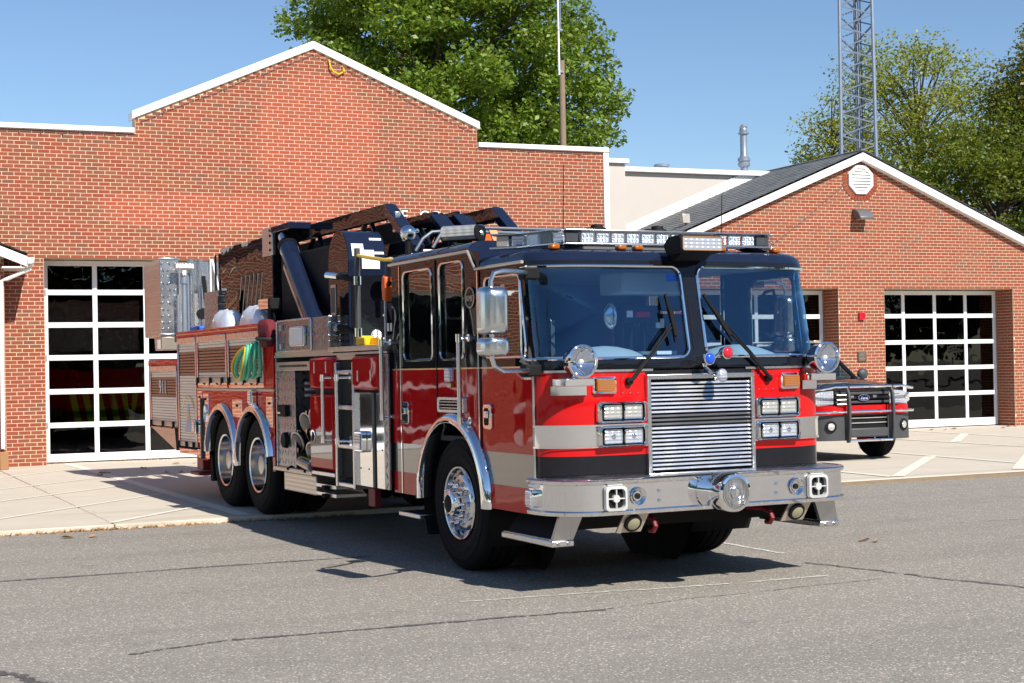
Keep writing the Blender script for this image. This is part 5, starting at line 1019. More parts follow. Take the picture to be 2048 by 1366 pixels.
m = MB(); m.tube([(PX + .1, 3.35, .66), (PX + .03, 3.5, .70), (PX + .03, 3.7, .72), (PX + .08, 3.9, .70), (PX + .15, 4.0, .65)], .035, 10); o_ = part(m, 'suction_hose', 'yellow'); m = MB(); m.tube([(PX - .02, 3.25 + .02 * 0, .66)] + [(PX - .01 + .1 * math.sin(t * .5), 3.45 + .16 * math.cos(t * .5), .70) for t in range(7)], .045, 10); part(m, 'hose_coil', 'steel')
for yy in (3.42, 3.95): m = MB(); m.bar((PX - .04, yy, .61), (PX + .1, yy, .69), .03, .02); part(m, 'rubber_latch', 'rubber')
m = MB(); m.box(PX + .02, PX + .5, 3.24, 4.23, .385, .575); part(m, 'battery_box', 'tread_fine', bevel=.008)
for zz_ in (.50, .42): m = MB(); m.box(PX - .0, PX + .3, 2.62, 3.18, zz_ - .018, zz_ + .018); b_ = part(m, 'fold_step', 'alu', bevel=.004); m = MB(); m.box(PX - .04, PX + .02, 2.82, 2.92, zz_ - .03, zz_ + .01); part(m, 'step_catch', 'rubber', b_, bevel=.008)
m = MB(); m.box(PX + .03, PX + .09, 1.70, 1.86, .38, .55); b_ = part(m, 'frame_lug', 'tow_red', bevel=.008)
# shelf, upper tread-plate box with flood lamp
m = MB(); m.box(PX - .05, -.60, 1.30, 2.64, 1.775, 1.82); part(m, 'walk_shelf', 'tread_fine', bevel=.006); m = MB(); m.box(PX, 1.25, 1.28, 4.44, 1.745, 1.765); part(m, 'pump_deck', 'tread_top', smooth=False); m = MB(); m.box(PX - .002, PX + .02, 2.64, 4.40, 1.76, 1.80); part(m, 'deck_edge', 'tan_metal', smooth=False)
m = MB(); m.box(PX, -1.08, 2.75, 4.33, 1.80, 2.125); ub = part(m, 'upper_locker', 'tread_side', bevel=.006); m = MB(); m.tube([(PX - .008, y, z) for y, z in rr(3.77, 1.963, 1.08, .31, .02, 4)], .010, 6, closed=True); part(m, 'locker_frame', 'alu', ub)
m = MB(); m.prism(rr(3.62, 1.95, .46, .20, .03, 4), 'x', PX - .03, PX); l_ = part(m, 'scene_lamp', 'alu', bevel=.008); m = MB(); m.prism(rr(3.62, 1.95, .41, .165, .02, 4), 'x', PX - .036, PX - .03); part(m, 'scene_lens', 'white', l_, bevel=.003)
for zz_ in (2.05, 1.86): m = MB(); m.box(PX - .03, PX, 4.12, 4.17, zz_ - .03, zz_ + .03); part(m, 'locker_hinge', 'steel', ub, bevel=.005)
# ================================================================== truck: body with roll-up doors
m = MB(); m.box(-.95, 1.25, 4.46, 8.40, .80, 2.10); part(m, 'body_core', 'black', smooth=False); m = MB(); m.box(PX + .02, -.95, 4.46, 8.40, 1.40, 2.10); part(m, 'body_side_core', 'black', smooth=False)
m = MB(); m.box(PX + .03, 1.25, 8.40, 9.95, .90, 1.75); part(m, 'rear_core', 'black', smooth=False); m = MB(); m.box(1.23, 1.25, 4.46, 9.9, .70, 1.75); part(m, 'far_side', 'red', smooth=False)
m = MB(); m.box(PX - .012, PX + .03, 4.77, 8.42, 2.05, 2.125); part(m, 'body_header', 'red', bevel=.008); m = MB(); m.box(PX - .016, PX - .011, 4.79, 8.40, 2.082, 2.092); part(m, 'pinstripe', 'gold', smooth=False)
for y0, y1, z0, z1 in ((7.46, 7.51, .70, 2.05), (6.13, 6.19, 1.42, 2.05), (4.73, 4.79, 1.42, 2.125), (8.375, 8.42, .70, 2.05), (4.45, 4.73, 1.40, 2.02)): plate('door_post', 'red', y0, y1, z0, z1, .03, .006, None, PX - .008)
plate('body_rail', 'tan_metal', 4.44, 7.46, 1.395, 1.425, .03, .008, None, PX - .016); plate('mid_panel', 'chrome', 4.80, 7.45, 1.427, 1.485, .02, .003, None, PX - .002)
def rollup(y0, y1, z0, z1, dk0, dk1, nm='roll_up_door'):
    m = MB()
    for a, b in ((y0, y0 + .03), (y1 - .03, y1)): m.box(PX - .012, PX + .02, a, b, z0, z1)
    m.box(PX - .02, PX + .02, y0, y1, z1 - .075, z1); fr2 = part(m, nm, 'alu', bevel=.005)
    m = MB(); m.box(PX - .006, PX + .01, y1 - .055, y1 - .03, z0, z1 - .075); part(m, 'shadow_gap', 'matte', fr2, smooth=False)
    zz = z0 + .05; sl = MB(); n = 0
    while zz < z1 - .08:
        sl.m = 1 if dk0 < zz < dk1 else 0; h = .034
        sl.add([(PX + .006, y0 + .03, zz), (PX + .006, y1 - .055, zz), (PX - .004, y1 - .055, zz + .006), (PX - .004, y0 + .03, zz + .006), (PX - .004, y0 + .03, zz + h - .005), (PX - .004, y1 - .055, zz + h - .005), (PX + .006, y1 - .055, zz + h), (PX + .006, y0 + .03, zz + h)], [(0, 1, 2, 3), (3, 2, 5, 4), (4, 5, 6, 7)]); zz += .036; n += 1
    o = part(sl, 'door_slats', ['slat', 'slat_dark'], fr2, smooth=False, recalc=False); o['kind'] = 'stuff'
    m = MB(); m.box(PX - .03, PX + .0, y0 + .02, y1 - .03, z0 - .005, z0 + .06); lb_ = part(m, 'lift_bar', 'tan_metal', fr2, bevel=.012)
    for t in (.06, .45, .90): yy = y0 + (y1 - y0) * t; m = MB(); m.box(PX - .05, PX - .025, yy - .03, yy + .03, z0 - .005, z0 + .06); m.tube([(PX - .045, yy - .02, z0), (PX - .055, yy, z0 - .025), (PX - .045, yy + .04, z0 - .015)], .008, 6); part(m, 'latch_block', 'rubber', fr2, bevel=.006)
    return fr2
rollup(4.80, 6.125, 1.49, 2.045, 1.60, 1.88); rollup(6.195, 7.455, 1.49, 2.045, 1.60, 1.88); td = rollup(7.515, 8.37, .70, 2.045, 1.55, 1.85); rd = rollup(8.45, 9.86, .93, 1.705, 1.29, 1.55)
for i, ch in enumerate('911'): text('number', ch, .26, 'white', (PX - .012, 9.30 - .135 * i, 1.42), (rad(90), 0, rad(-90)), rd, .002)
m = MB()   # faded bell emblem on the tall door
bell = [(-.035, .0), (-.05, .12), (-.10, .20), (-.155, .27), (-.16, .30), (.16, .30), (.155, .27), (.10, .20), (.05, .12), (.035, .0)]
m.prism([(7.90 - y * 1.05, 1.22 - z * 1.15) for y, z in bell], 'x', PX - .0075, PX - .0055); b_ = part(m, 'bell_emblem', 'print_grey', td, smooth=False)
m = MB(); m.tube([(PX - .007, 7.90 - .26 * math.cos(t * .262), 1.16 + .16 * math.sin(t * .262)) for t in range(13)], .008, 5); part(m, 'emblem_arc', 'gold', td); m = MB(); m.prism([(7.86, 1.12), (7.95, 1.12), (7.95, 1.03), (7.86, 1.03)], 'x', PX - .0095, PX - .0075); part(m, 'emblem_patch', 'orange_pale', td, smooth=False)
m = MB(); m.box(PX - .008, PX + .03, 8.42, 9.97, 1.71, 1.785); part(m, 'rear_header', 'red', bevel=.008); plate('rear_post', 'red', 9.865, 9.95, .88, 1.75, .03, .006, None, PX - .006)
m = MB(); m.box(PX, 1.25, 9.93, 9.96, .88, 1.75); part(m, 'tail_panel', 'red', smooth=False); m = MB(); m.add([(PX, 9.93, .90), (PX, 8.62, .90), (PX, 8.55, .62), (-.4, 9.93, .90), (-.4, 8.62, .90), (-.4, 8.55, .62)], [(0, 1, 2), (3, 5, 4), (0, 3, 4, 1), (1, 4, 5, 2), (0, 2, 5, 3)]); part(m, 'tail_skid', 'tread_fine', smooth=False)
plate('tall_door_skirt', 'chrome', 7.5, 8.40, .60, .665, .02, .004)
# lower body with twin arches
FA = [(5.17, .592), (6.42, .592)]; FR = .635
m = MB()
def lower(name, mat, z0, z1, y0, y1, n, x=PX):
    cuts = []
    for i in range(n):
        a, b = z0 + (z1 - z0) * i / n, z0 + (z1 - z0) * (i + 1) / n; segs = []
        def lim(z): return [(c - math.sqrt(max(0, FR ** 2 - (z - zc) ** 2)), c + math.sqrt(max(0, FR ** 2 - (z - zc) ** 2))) for c, zc in FA]
        la, lb2 = lim(a), lim(b); ea = [y0, la[0][0], la[0][1], la[1][0], la[1][1], y1]; eb = [y0, lb2[0][0], lb2[0][1], lb2[1][0], lb2[1][1], y1]
        for k in (0, 2, 4): cuts.append((ea[k], ea[k + 1], eb[k], eb[k + 1], a, b, k))
    for k in (0, 2, 4):
        m = MB()
        for p, q, r_, s_, a, b, kk in cuts:
            if kk == k and (q - p > .01 or s_ - r_ > .01): m.quad((x, p, a), (x, max(q, p), a), (x, max(s_, r_), b), (x, r_, b))
        if m.f: part(m, name, mat)
lower('lower_panel', 'red', .56, FA[0][1] + FR, 4.455, 7.47, 22)
m = MB(); m.quad((PX, 4.455, FA[0][1] + FR), (PX, 7.47, FA[0][1] + FR), (PX, 7.47, 1.40), (PX, 4.455, 1.40)); part(m, 'upper_apron', 'red', smooth=False)
for yc, zc in FA:
    m = MB(); m.loft([[(PX - xo, yc + r * math.cos(rad(t)), zc + r * math.sin(rad(t))) for t in range(8 if yc > 6 else -3, 184 if yc > 6 else 173, 4)] for r, xo in ((FR + .03, .002), (FR + .025, .03), (FR - .01, .055), (FR - .05, .055), (FR - .06, .02), (FR - .06, -.06))], closed=False); part(m, 'fender_trim', 'chrome', angle=60)
m = MB(); m.box(PX + .6, PX + .62, 4.5, 7.4, .5, 1.4); m.box(PX + .03, PX + .6, 4.46, 7.46, 1.25, 1.27); m.box(PX + .03, PX + .6, 5.74, 5.83, .62, 1.25); m.box(PX + .03, PX + .6, 4.455, 4.50, .62, 1.25); m.box(PX + .03, PX + .6, 7.10, 7.46, .62, 1.25); part(m, 'wheel_well', 'matte', smooth=False)
for y0, y1, z0, z1 in ((5.60, 5.98, 1.10, 1.30), (4.50, 4.72, 1.02, 1.34), (6.98, 7.22, .58, 1.36), (7.27, 7.46, .58, 1.385)): q = plate('kick_panel', 'chrome', y0, y1, z0, z1, .01, .003, None, PX - .008); m = MB(); m.cyl((PX - .008, (y0 + y1) / 2, z1 - .07), (PX - .02, (y0 + y1) / 2, z1 - .07), .014, 10); part(m, 'panel_latch', 'matte', q)
m = MB(); m.box(PX - .035, PX - .005, 7.225, 7.265, .57, 1.30); part(m, 'rub_bar', 'plastic', bevel=.006); m = MB(); m.tube([(PX - .012, 7.09 + .055 * math.cos(t * .2618), 1.12 + .10 * math.sin(t * .2618)) for t in range(24)], .012, 6, closed=True); part(m, 'fuel_ring', 'chrome')
for yc, zc in ((5.13, 1.33), (7.47, .95)): m = MB(); m.prism(rr(yc, zc, .15, .17, .025, 4), 'x', PX - .06, PX); l_ = part(m, 'warning_lamp', 'chrome', bevel=.01); m = MB(); m.prism(rr(yc, zc, .11, .13, .015, 4), 'x', PX - .072, PX - .06); part(m, 'warning_lens', 'lens', l_, bevel=.005)
for yc, zc in ((4.56, .94), (5.80, .92)): m = MB(); m.cyl((PX, yc, zc), (PX - .02, yc, zc), .028, 16); part(m, 'side_marker', 'amber', bevel=.004)
m = MB(); m.box(PX + .05, -.4, 7.48, 7.75, .42, .60); m.box(PX - .02, -.4, 7.40, 7.82, .36, .40); part(m, 'outrigger_foot', 'tow_red', bevel=.012); m = MB(); m.prism([(7.2, .30), (7.22, .62), (7.3, .62), (7.32, .30)], 'x', PX + .1, PX + .6); part(m, 'mud_flap', 'rubber', smooth=False)
# ================================================================== truck: turntable, aerial ladder, platform
m = MB(); m.box(-1.23, 1.23, 4.46, 8.40, 2.10, 2.118); part(m, 'body_roof', 'tread_top', smooth=False)
m = MB(); m.lathe([(.95, 0), (.95, .14), (.85, .2)], (0, 3.85, 1.78), (0, 0, 1), 40); part(m, 'turntable_ring', 'matte'); m = MB(); m.box(-.78, .78, 3.05, 4.75, 1.98, 2.06); part(m, 'turntable_deck', 'tread_top', smooth=False)
m = MB(); m.prism([(3.2, 2.0), (5.2, 2.0), (5.4, 2.6), (5.0, 3.0), (3.7, 2.7)], 'x', -.40, .62); part(m, 'turntable_frame', 'black', bevel=.02)
def frame_side(x, zt, zb, y0, y1, yb, w, nm, braces=9, mat='black'):
    m = MB(); m.box(x - w / 2, x + w / 2, y0, y1, zt - (.15 if w > .07 else .10), zt); m.box(x - w / 2, x + w / 2, yb, y1, zb, zb + .12)
    o = part(m, nm, mat, bevel=.008)
    m = MB(); m.bar((x, y0 + .02, zt - .045), (x, yb - .05, zb + .02), w * 1.25, .12, (1, 0, 0)); part(m, 'end_brace', 'sky_black', o, bevel=.006)
    for i in range(braces):
        a = y0 + .2 + (y1 - y0 - .3) * i / braces; b = a + (y1 - y0 - .3) / braces * .5; m = MB(); m.bar((x, a, zb + .06), (x, b, zt - .06), .03, .045, (1, 0, 0)); m.bar((x, b, zt - .06), (x, 2 * b - a, zb + .06), .03, .045, (1, 0, 0)); part(m, 'brace', mat, o)
    return o
lad = []
for x, zt, zb, y0, y1, yb, w in ((-.57, 3.215, 2.70, 2.83, 8.6, 2.20, .075), (.585, 3.215, 2.70, 2.83, 8.6, 2.20, .075), (-.06, 3.155, 2.72, 2.88, 9.2, 2.35, .05), (.02, 3.15, 2.72, 2.92, 9.2, 2.40, .035), (.18, 3.165, 2.74, 2.88, 9.6, 2.35, .05), (.27, 3.155, 2.74, 2.92, 9.6, 2.40, .035)):
    lad.append(frame_side(x, zt, zb, y0, y1, yb, w, 'ladder_rail', 7))
m = MB(); m.box(-.34, -.32, 3.1, 8.6, 2.70, 3.08); part(m, 'ladder_gap_shade', 'matte', smooth=False)  # added black sheet that makes the gaps between the rails dark
for i in range(16): m = MB(); yy = 2.5 + i * .42; m.cyl((-.55, yy, 2.73), (.57, yy, 2.73), .022, 8); part(m, 'ladder_rung', 'steel')
m = MB(); m.box(-.62, -.60, 6.35, 8.62, 2.80, 3.14); sgn = part(m, 'ladder_sign', 'black', bevel=.004)
m = MB(); m.tube([(-.623, 8.45 - .14 * t, 2.90 + .05 * math.sin(t * 2.2)) for t in range(6)], .006, 5); part(m, 'sign_scroll', 'gold', sgn); m = MB(); m.tube([(-.623, 6.75 - .1 * t * .6, 2.93 + .05 * math.sin(t * 2.6 + 1)) for t in range(6)], .006, 5); part(m, 'sign_scroll', 'gold', sgn)
for i in range(7): yy = 6.45 + i * .17; m = MB(); m.tube([(-.675, yy, 2.78), (-.685, yy + .02, 2.62), (-.69, yy + .09, 2.38), (-.69, yy + .14, 2.22)], .009, 5); part(m, 'hose_guide', 'tan_metal')
m = MB(); m.box(-.66, -.62, 6.1, 8.2, 2.14, 2.79); part(m, 'side_shield', 'black', smooth=False)
m = MB(); m.box(-.70, -.68, 7.52, 8.14, 2.24, 2.62); es = part(m, 'founding_sign', 'black', bevel=.004); text('sign_script', 'Established', .115, 'orange_pale', (-.705, 7.83, 2.48), (rad(90), rad(-14), rad(-90)), es, .002, shear=.35); text('sign_year', '1958', .105, 'orange_pale', (-.705, 7.72, 2.36), (rad(90), rad(-14), rad(-90)), es, .002, shear=.35)
m = MB(); m.box(-.84, -.66, 5.72, 6.06, 2.14, 3.235); pst = part(m, 'ladder_pivot_post', 'black', bevel=.012); m = MB(); m.box(-.845, -.80, 5.70, 6.08, 2.92, 3.24); part(m, 'post_cap', 'steel', pst, bevel=.008)
for zz_ in (2.98, 3.06, 3.14, 3.20): m = MB(); m.cyl((-.846, 5.78, zz_), (-.855, 5.78, zz_), .014, 10); part(m, 'bolt', 'matte', pst)
m = MB(); m.box(-.86, -.60, 5.05, 5.70, 3.16, 3.235); part(m, 'pivot_cross', 'sky_black', bevel=.01)
ca, cb = Vector((-.80, 5.40, 3.10)), Vector((-.93, 3.95, 2.05)); m = MB(); m.cyl(ca.lerp(cb, .12), cb, .105, 24); cyl_ = part(m, 'lift_cylinder', 'sky_black', bevel=.01); m = MB(); m.cyl(ca, ca.lerp(cb, .15), .07, 20); part(m, 'piston_rod', 'chrome', cyl_); m = MB(); m.cyl(ca.lerp(cb, .10), ca.lerp(cb, .14), .112, 24); part(m, 'gland_ring', 'matte', cyl_); m = MB(); m.bar(ca.lerp(cb, .2) + Vector((-.06, 0, -.14)), cb + Vector((-.06, 0, -.12)), .05, .05); part(m, 'hydraulic_line', 'tan_metal', cyl_)
m = MB(); m.box(-.78, -.55, 3.3, 5.6, 2.10, 2.9); part(m, 'turntable_void_fill', 'matte', bevel=.02)  # black block puts the shade of the void behind the cylinder into colour
m = MB(); m.prism([(-1.10, 2.28), (-1.125, 2.34), (-1.10, 2.40), (-.98, 2.40), (-.98, 2.28)], 'y', 4.98, 5.36); l_ = part(m, 'deck_flood_lamp', 'matte', bevel=.01); m = MB(); m.loft([[(-1.13 - .0 * y, y, z) for z in (2.285, 2.34, 2.395)] for y in (5.0, 5.34)], closed=False); part(m, 'flood_lens', 'chrome', l_); m = MB(); m.cyl((-1.05, 5.17, 2.12), (-1.05, 5.17, 2.29), .03, 10); part(m, 'flood_post', 'matte', l_)
# operator's console
m = MB(); prof = [(2.58, 1.80), (2.58, 2.62)] + [(2.58 + .27 - .27 * math.cos(rad(t)), 2.64 + .30 * math.sin(rad(t))) for t in range(0, 181, 15)] + [(3.12, 2.30), (3.0, 1.80)]
m.prism(prof, 'x', -1.10, -.72); co = part(m, 'operator_console', 'sky_black', bevel=.006); m = MB(); m.prism([(y, z) for y, z in prof], 'x', -1.106, -1.101); part(m, 'console_side', 'black', co, smooth=False)
m = MB(); m.box(-1.08, -.74, 2.57, 2.579, 1.84, 2.50); part(m, 'console_door', 'black', co, bevel=.004)
for x, h_, z in ((-1.0, .12, 2.68), (-.80, .16, 2.70), (-.90, .07, 2.67)): m = MB(); t_ = math.acos(max(-1, min(1, 1 - 0))); yy = 2.58 + .27 - .27 * math.sqrt(max(0, 1 - ((z - 2.64) / .30) ** 2)); y2 = 2.58 + .27 - .27 * math.sqrt(max(0, 1 - ((z + h_ - 2.64) / .30) ** 2)); m.add([(x - .06, yy - .006, z), (x + .06, yy - .006, z), (x + .06, y2 - .006, z + h_), (x - .06, y2 - .006, z + h_)], [(0, 1, 2, 3)]); part(m, 'instruction_label', 'paper', co, smooth=False)
m = MB(); m.box(-.97, -.79, 2.566, 2.572, 2.56, 2.66); part(m, 'instruction_label', 'paper', co, smooth=False); m = MB(); m.cyl((-.84, 2.575, 1.93), (-.84, 2.55, 1.93), .055, 24); part(m, 'console_lamp', 'lens_warm', co, bevel=.006)
for zz_ in (2.45, 2.3, 2.12, 1.9): m = MB(); m.sphere((-.765, 2.568, zz_), .01, 8, 6); part(m, 'rivet', 'alu', co)
m = MB(); m.box(-.757, -.745, 2.562, 2.57, 1.86, 2.50); part(m, 'door_edge', 'alu', co, smooth=False); m = MB(); m.prism(rr(2.98, 2.28, .14, .30, .01, 4), 'x', -1.116, -1.106); bx1 = part(m, 'switch_box', 'tan_metal', co, bevel=.003); m = MB(); m.box(-1.12, -1.116, 2.93, 3.03, 2.16, 2.40); part(m, 'switch_plate', 'plastic', co, smooth=False)
m = MB(); m.cyl((-1.12, 2.30, 1.93), (-1.12, 2.30, 2.73), .028, 14); po = part(m, 'safety_post', 'plastic'); 
for zz_ in (2.43, 1.95): m = MB(); m.tube([(-1.12, 2.30, zz_), (-1.15, 2.62, zz_ + .05), (-1.17, 2.86, zz_ + .08)], .026, 10); part(m, 'safety_bar', 'rubber', po); m = MB(); m.tube([(-1.155, 2.70, zz_ + .06), (-1.18, 2.95, zz_ + .09)], .034, 10); part(m, 'bar_clamp', 'chrome', po); m = MB(); m.cyl((-1.12, 2.30, zz_ - .04), (-1.12, 2.30, zz_ + .04), .036, 12); part(m, 'post_clamp', 'chrome', po)
m = MB(); m.tube([(-1.12, 2.28, 2.66), (-1.1, 2.0, 2.62), (-1.08, 1.7, 2.58), (-1.08, 1.3, 2.555)], .016, 8); part(m, 'yellow_tether', 'yellow', po)
m = MB(); m.box(-1.14, -.98, 2.10, 2.32, 1.822, 1.835); m.box(-1.14, -.98, 2.30, 2.32, 1.835, 1.92); m.box(-1.14, -1.12, 2.10, 2.32, 1.835, 1.90); m.box(-1.0, -.98, 2.10, 2.32, 1.835, 1.90); wc = m.build('yellow_wheel_chock', 'yellow', None, bevel=.008); wc.matrix_world = Matrix.Translation((5.67908, 11.68158, 0)) @ Matrix.Rotation(0.0540909, 4, 'Z'); tag(wc, 'bright yellow plastic holder on the tread plate shelf beside the console', 'holder')
m = MB(); m.prism([(1.55, 2.42), (1.62, 2.43), (1.64, 2.34), (1.62, 2.22), (1.56, 2.20), (1.54, 2.30)], 'x', -1.15, -1.08); lt = m.build('orange_hand_lamp', 'orange', None, bevel=.012); lt.matrix_world = wc.matrix_world.copy(); tag(lt, 'orange hand lamp clipped behind the rear cab door', 'hand lamp'); q = MB(); q.cyl((-1.115, 1.55, 2.36), (-1.115, 1.52, 2.36), .022, 14); q.build('lamp_lens', 'matte', lt)
m = MB(); m.box(-.60, -.54, 2.62, 2.70, 2.92, 3.12); ic = part(m, 'angle_indicator', 'alu', bevel=.008); 
for s_, zz_ in (('80', 3.06), ('60', 2.97)): text('angle_number', s_, .055, 'matte', (-.605, 2.66, zz_), (rad(90), rad(90), rad(-90)), ic, .002)
for px_, y, z in ((-.73, 2.0, 2.875), (-.47, 1.0, 2.80)):
    m = MB(); m.sphere((px_, y, z - .022), (.075, .075, .072), 24, 16); m.sphere((px_ + .08, y - .02, z), .022, 10, 8); b_ = part(m, 'chrome_bell', 'chrome', angle=60); m = MB(); m.cyl((px_, y, z - .04), (px_, y, z - .25), .028, 10); part(m, 'bell_post', 'matte', b_)
m = MB(); m.prism([(-.66, 2.74), (-.44, 2.76), (-.40, 2.60), (-.72, 2.60)], 'y', .84, .94); o_ = m.build('orange_gear_bag', 'orange', None, bevel=.02); o_.matrix_world = wc.matrix_world.copy(); tag(o_, 'orange gear bag on the cab roof in front of the ladder', 'bag')
m = MB(); m.add([(-.62, .52, 2.775), (-.55, .52, 2.775), (-.50, .50, 2.64), (-.57, .50, 2.64), (-.62, .54, 2.775), (-.55, .54, 2.775), (-.50, .52, 2.64), (-.57, .52, 2.64)], [(0, 1, 2, 3), (4, 7, 6, 5), (0, 4, 5, 1), (2, 6, 7, 3)]); o_ = m.build('orange_strap', 'orange_pale', None); o_.matrix_world = wc.matrix_world.copy(); tag(o_, 'pale orange strap hanging over the roof rail near the chrome bell', 'strap')
# rear platform basket
bk = MB(); bk.box(-.98, -.72, 10.35, 10.37, 2.14, 3.20); bk.box(-.98, -.96, 10.37, 11.3, 2.14, 3.20); bk = part(bk, 'platform_basket', 'tread_front', bevel=.006); m = MB(); m.box(-1.0, -.70, 10.33, 10.4, 2.12, 2.16); part(m, 'basket_trim', 'alu', bk, bevel=.004); m = MB(); m.box(-1.0, -.70, 10.34, 10.38, 3.19, 3.215); part(m, 'basket_trim', 'alu', bk, bevel=.004)
m = MB(); m.box(-.98, .98, 11.28, 11.30, 2.14, 3.2); m.box(.96, .98, 10.37, 11.28, 2.14, 3.2); m.box(-.98, .98, 10.4, 11.28, 2.12, 2.14); part(m, 'basket_shell', 'alu', bk, smooth=False)
m = MB(); m.prism([(10.36, 1.93), (10.75, 1.93), (10.8, 2.12), (10.34, 2.12)], 'x', -.97, -.72); bl_ = part(m, 'basket_lamp', 'tan_metal', bk, bevel=.012); m = MB(); m.box(-.975, -.97, 10.4, 10.7, 1.95, 2.08); part(m, 'basket_lens', 'lens_warm', bk, smooth=False)
for x, r_ in ((-.56, .042), (-.43, .042)): m = MB(); m.cyl((x, 10.3, 2.20), (x, 10.3, 3.20), r_, 18); part(m, 'water_pipe', 'alu', bk)
m = MB(); m.box(-.82, -.56, 10.12, 10.22, 3.05, 3.13); m.box(-.72, -.66, 10.15, 10.2, 2.96, 3.05); part(m, 'basket_work_lamp', 'lens_warm', bk, bevel=.008); m = MB(); m.cyl((-.68, 10.22, 2.15), (-.68, 10.22, 2.85), .035, 14); m.cyl((-.68, 10.22, 2.85), (-.68, 10.22, 3.0), .05, 14); m.cyl((-.62, 10.24, 2.15), (-.62, 10.24, 3.0), .018, 10); m.cyl((-.76, 10.24, 2.15), (-.76, 10.24, 2.7), .018, 10); part(m, 'monitor_pipe', 'galv', bk); m = MB(); m.box(-.30, -.28, 10.25, 10.3, 2.4, 3.2); m.bar((-.27, 10.27, 3.2), (-.12, 10.27, 2.5), .06, .03); part(m, 'basket_gate', 'white', bk, bevel=.004)
m = MB(); m.box(-.6, .9, 10.32, 10.35, 2.72, 3.17); part(m, 'basket_front', 'alu', bk, smooth=False); m = MB(); m.bar((-.36, 10.1, 2.15), (-.44, 10.1, 2.95), .05, .05); m.cyl((-.5, 10.0, 2.42), (-.5, 9.9, 2.42), .075, 16); part(m, 'nozzle_monitor', 'matte', bk); m = MB(); m.cyl((-.50, 9.8, 2.62), (-.36, 9.8, 2.62), .035, 14); part(m, 'basket_beacon', 'amber', bk, bevel=.008); m = MB(); m.box(-.36, -.20, 9.77, 9.83, 2.585, 2.655); part(m, 'beacon_mount', 'matte', bk, bevel=.008)
m = MB(); m.box(-.72, -.60, 8.40, 9.05, 2.16, 2.66); part(m, 'quilted_panel', 'tread_side', bk, smooth=False); m = MB(); m.box(-.62, -.60, 8.64, 8.70, 2.2, 3.15); m.box(-.62, -.60, 8.85, 8.88, 2.6, 3.15); part(m, 'stay_bars', 'black', bk, smooth=False)
m = MB(); m.box(-.7, -.42, 9.5, 9.9, 2.12, 2.24); part(m, 'hose_bin', 'blue_gear', bk, bevel=.02); m = MB(); m.tube([(-.62, 9.4, 2.2), (-.5, 9.2, 2.32), (-.36, 9.1, 2.28), (-.3, 9.0, 2.16)], .02, 8); m.tube([(-.68, 9.3, 2.16), (-.58, 9.15, 2.27), (-.42, 9.0, 2.26)], .016, 8); part(m, 'hydraulic_hose', 'rubber', bk)
wm = wc.matrix_world.copy()
def loose(m, name, mat, label, cat, **kw):
    o = m.build(name, mat, None, **kw); o.matrix_world = wm.copy(); tag(o, label, cat, kw.get('group')); return o
m = MB(); m.box(-1.10, -.96, 8.52, 8.78, 1.80, 1.98); cl = loose(m, 'blue_cord_reel', 'blue_gear', 'small blue cord reel on top of the low rear locker', 'reel', bevel=.03); m = MB(); m.tube([(-1.10, 8.50, 1.80), (-1.10, 8.50, 2.06), (-1.10, 8.72, 2.08), (-1.10, 8.76, 1.95)], .018, 8); m.cyl((-1.11, 8.56, 1.84), (-.94, 8.56, 1.84), .05, 14); m.build('reel_frame', 'matte', cl)
def helmet(yc, zc, s_, label):
    m = MB(); L = []
    for t, (ry, rz) in ((0, (.26, 0)), (.25, (.255, .06)), (.5, (.22, .13)), (.75, (.13, .18)), (1, (.02, .195))):
        L.append([(-1.02 + ry * .62 * math.cos(a), yc + ry * math.sin(a) * s_ * (1 + .12 * math.cos(2 * a)), zc + rz * 1.12 + .022 * math.sin(5 * a) * (rz > 0) * (rz < .19)) for a in [i * math.pi / 12 for i in range(24)]])
    m.loft(L, cap1=True); o = loose(m, 'silver_helmet', 'silver_cloth', label, 'helmet', angle=60); q = MB(); q.tube([(-1.17, yc + .10, zc + .09), (-1.1, yc + .06, zc + .19), (-1.0, yc + .04, zc + .225)], .016, 6); q.build('crest', 'silver_cloth', o)
    q = MB(); q.prism([(yc + .22, zc - .005), (yc + .46, zc - .005), (yc + .44, zc + .05), (yc + .24, zc + .085)], 'x', -1.12, -.95); q.build('visor', 'yellow', o, bevel=.012); return o
helmet(6.92, 2.125, 1.5, 'silver helmet with yellow visor lying farther back on the body roof'); helmet(5.72, 2.125, 1.65, 'silver helmet with yellow visor lying nearest the deck flood lamp')
m = MB()
L = []
for zz_, ry, rx in ((1.86, .10, .05), (1.92, .13, .07), (2.0, .16, .08), (2.08, .15, .085), (2.14, .11, .07), (2.155, .03, .03)): L.append([(PX - .03 + rx * math.cos(a) + .01 * math.sin(4 * a), 4.56 + ry * math.sin(a) + .012 * math.cos(7 * a + zz_ * 20), zz_) for a in [i * math.pi / 10 for i in range(20)]])
m.loft(L, cap0=True, cap1=True); bg_ = loose(m, 'red_hose_cover', 'burgundy', 'dark red cloth cover strapped at the front corner of the body', 'cover', angle=60); q = MB(); q.tube([(PX - .03 + .10 * math.cos(a), 4.56 + .17 * math.sin(a), 1.95 + .01 * math.sin(a)) for a in [i * math.pi / 12 for i in range(24)]], .022, 6, closed=True); q.build('strap', 'belt_fabric', bg_)
def hose_loop(k, n=26):
    P = []
    for i in range(n):
        a = 2 * math.pi * i / n; u, v = .205 * math.cos(a) * (1 + .08 * k), .085 * math.sin(a) * (1 + .12 * k); t = rad(60 - 8 * k)
        P.append((PX - .06 - .035 * k + .02 * math.sin(a * 2), 4.80 + .05 * k - u * math.cos(t) * .9 + v * math.sin(t), 1.745 - .012 * k + u * math.sin(t) + v * math.cos(t)))
    return P
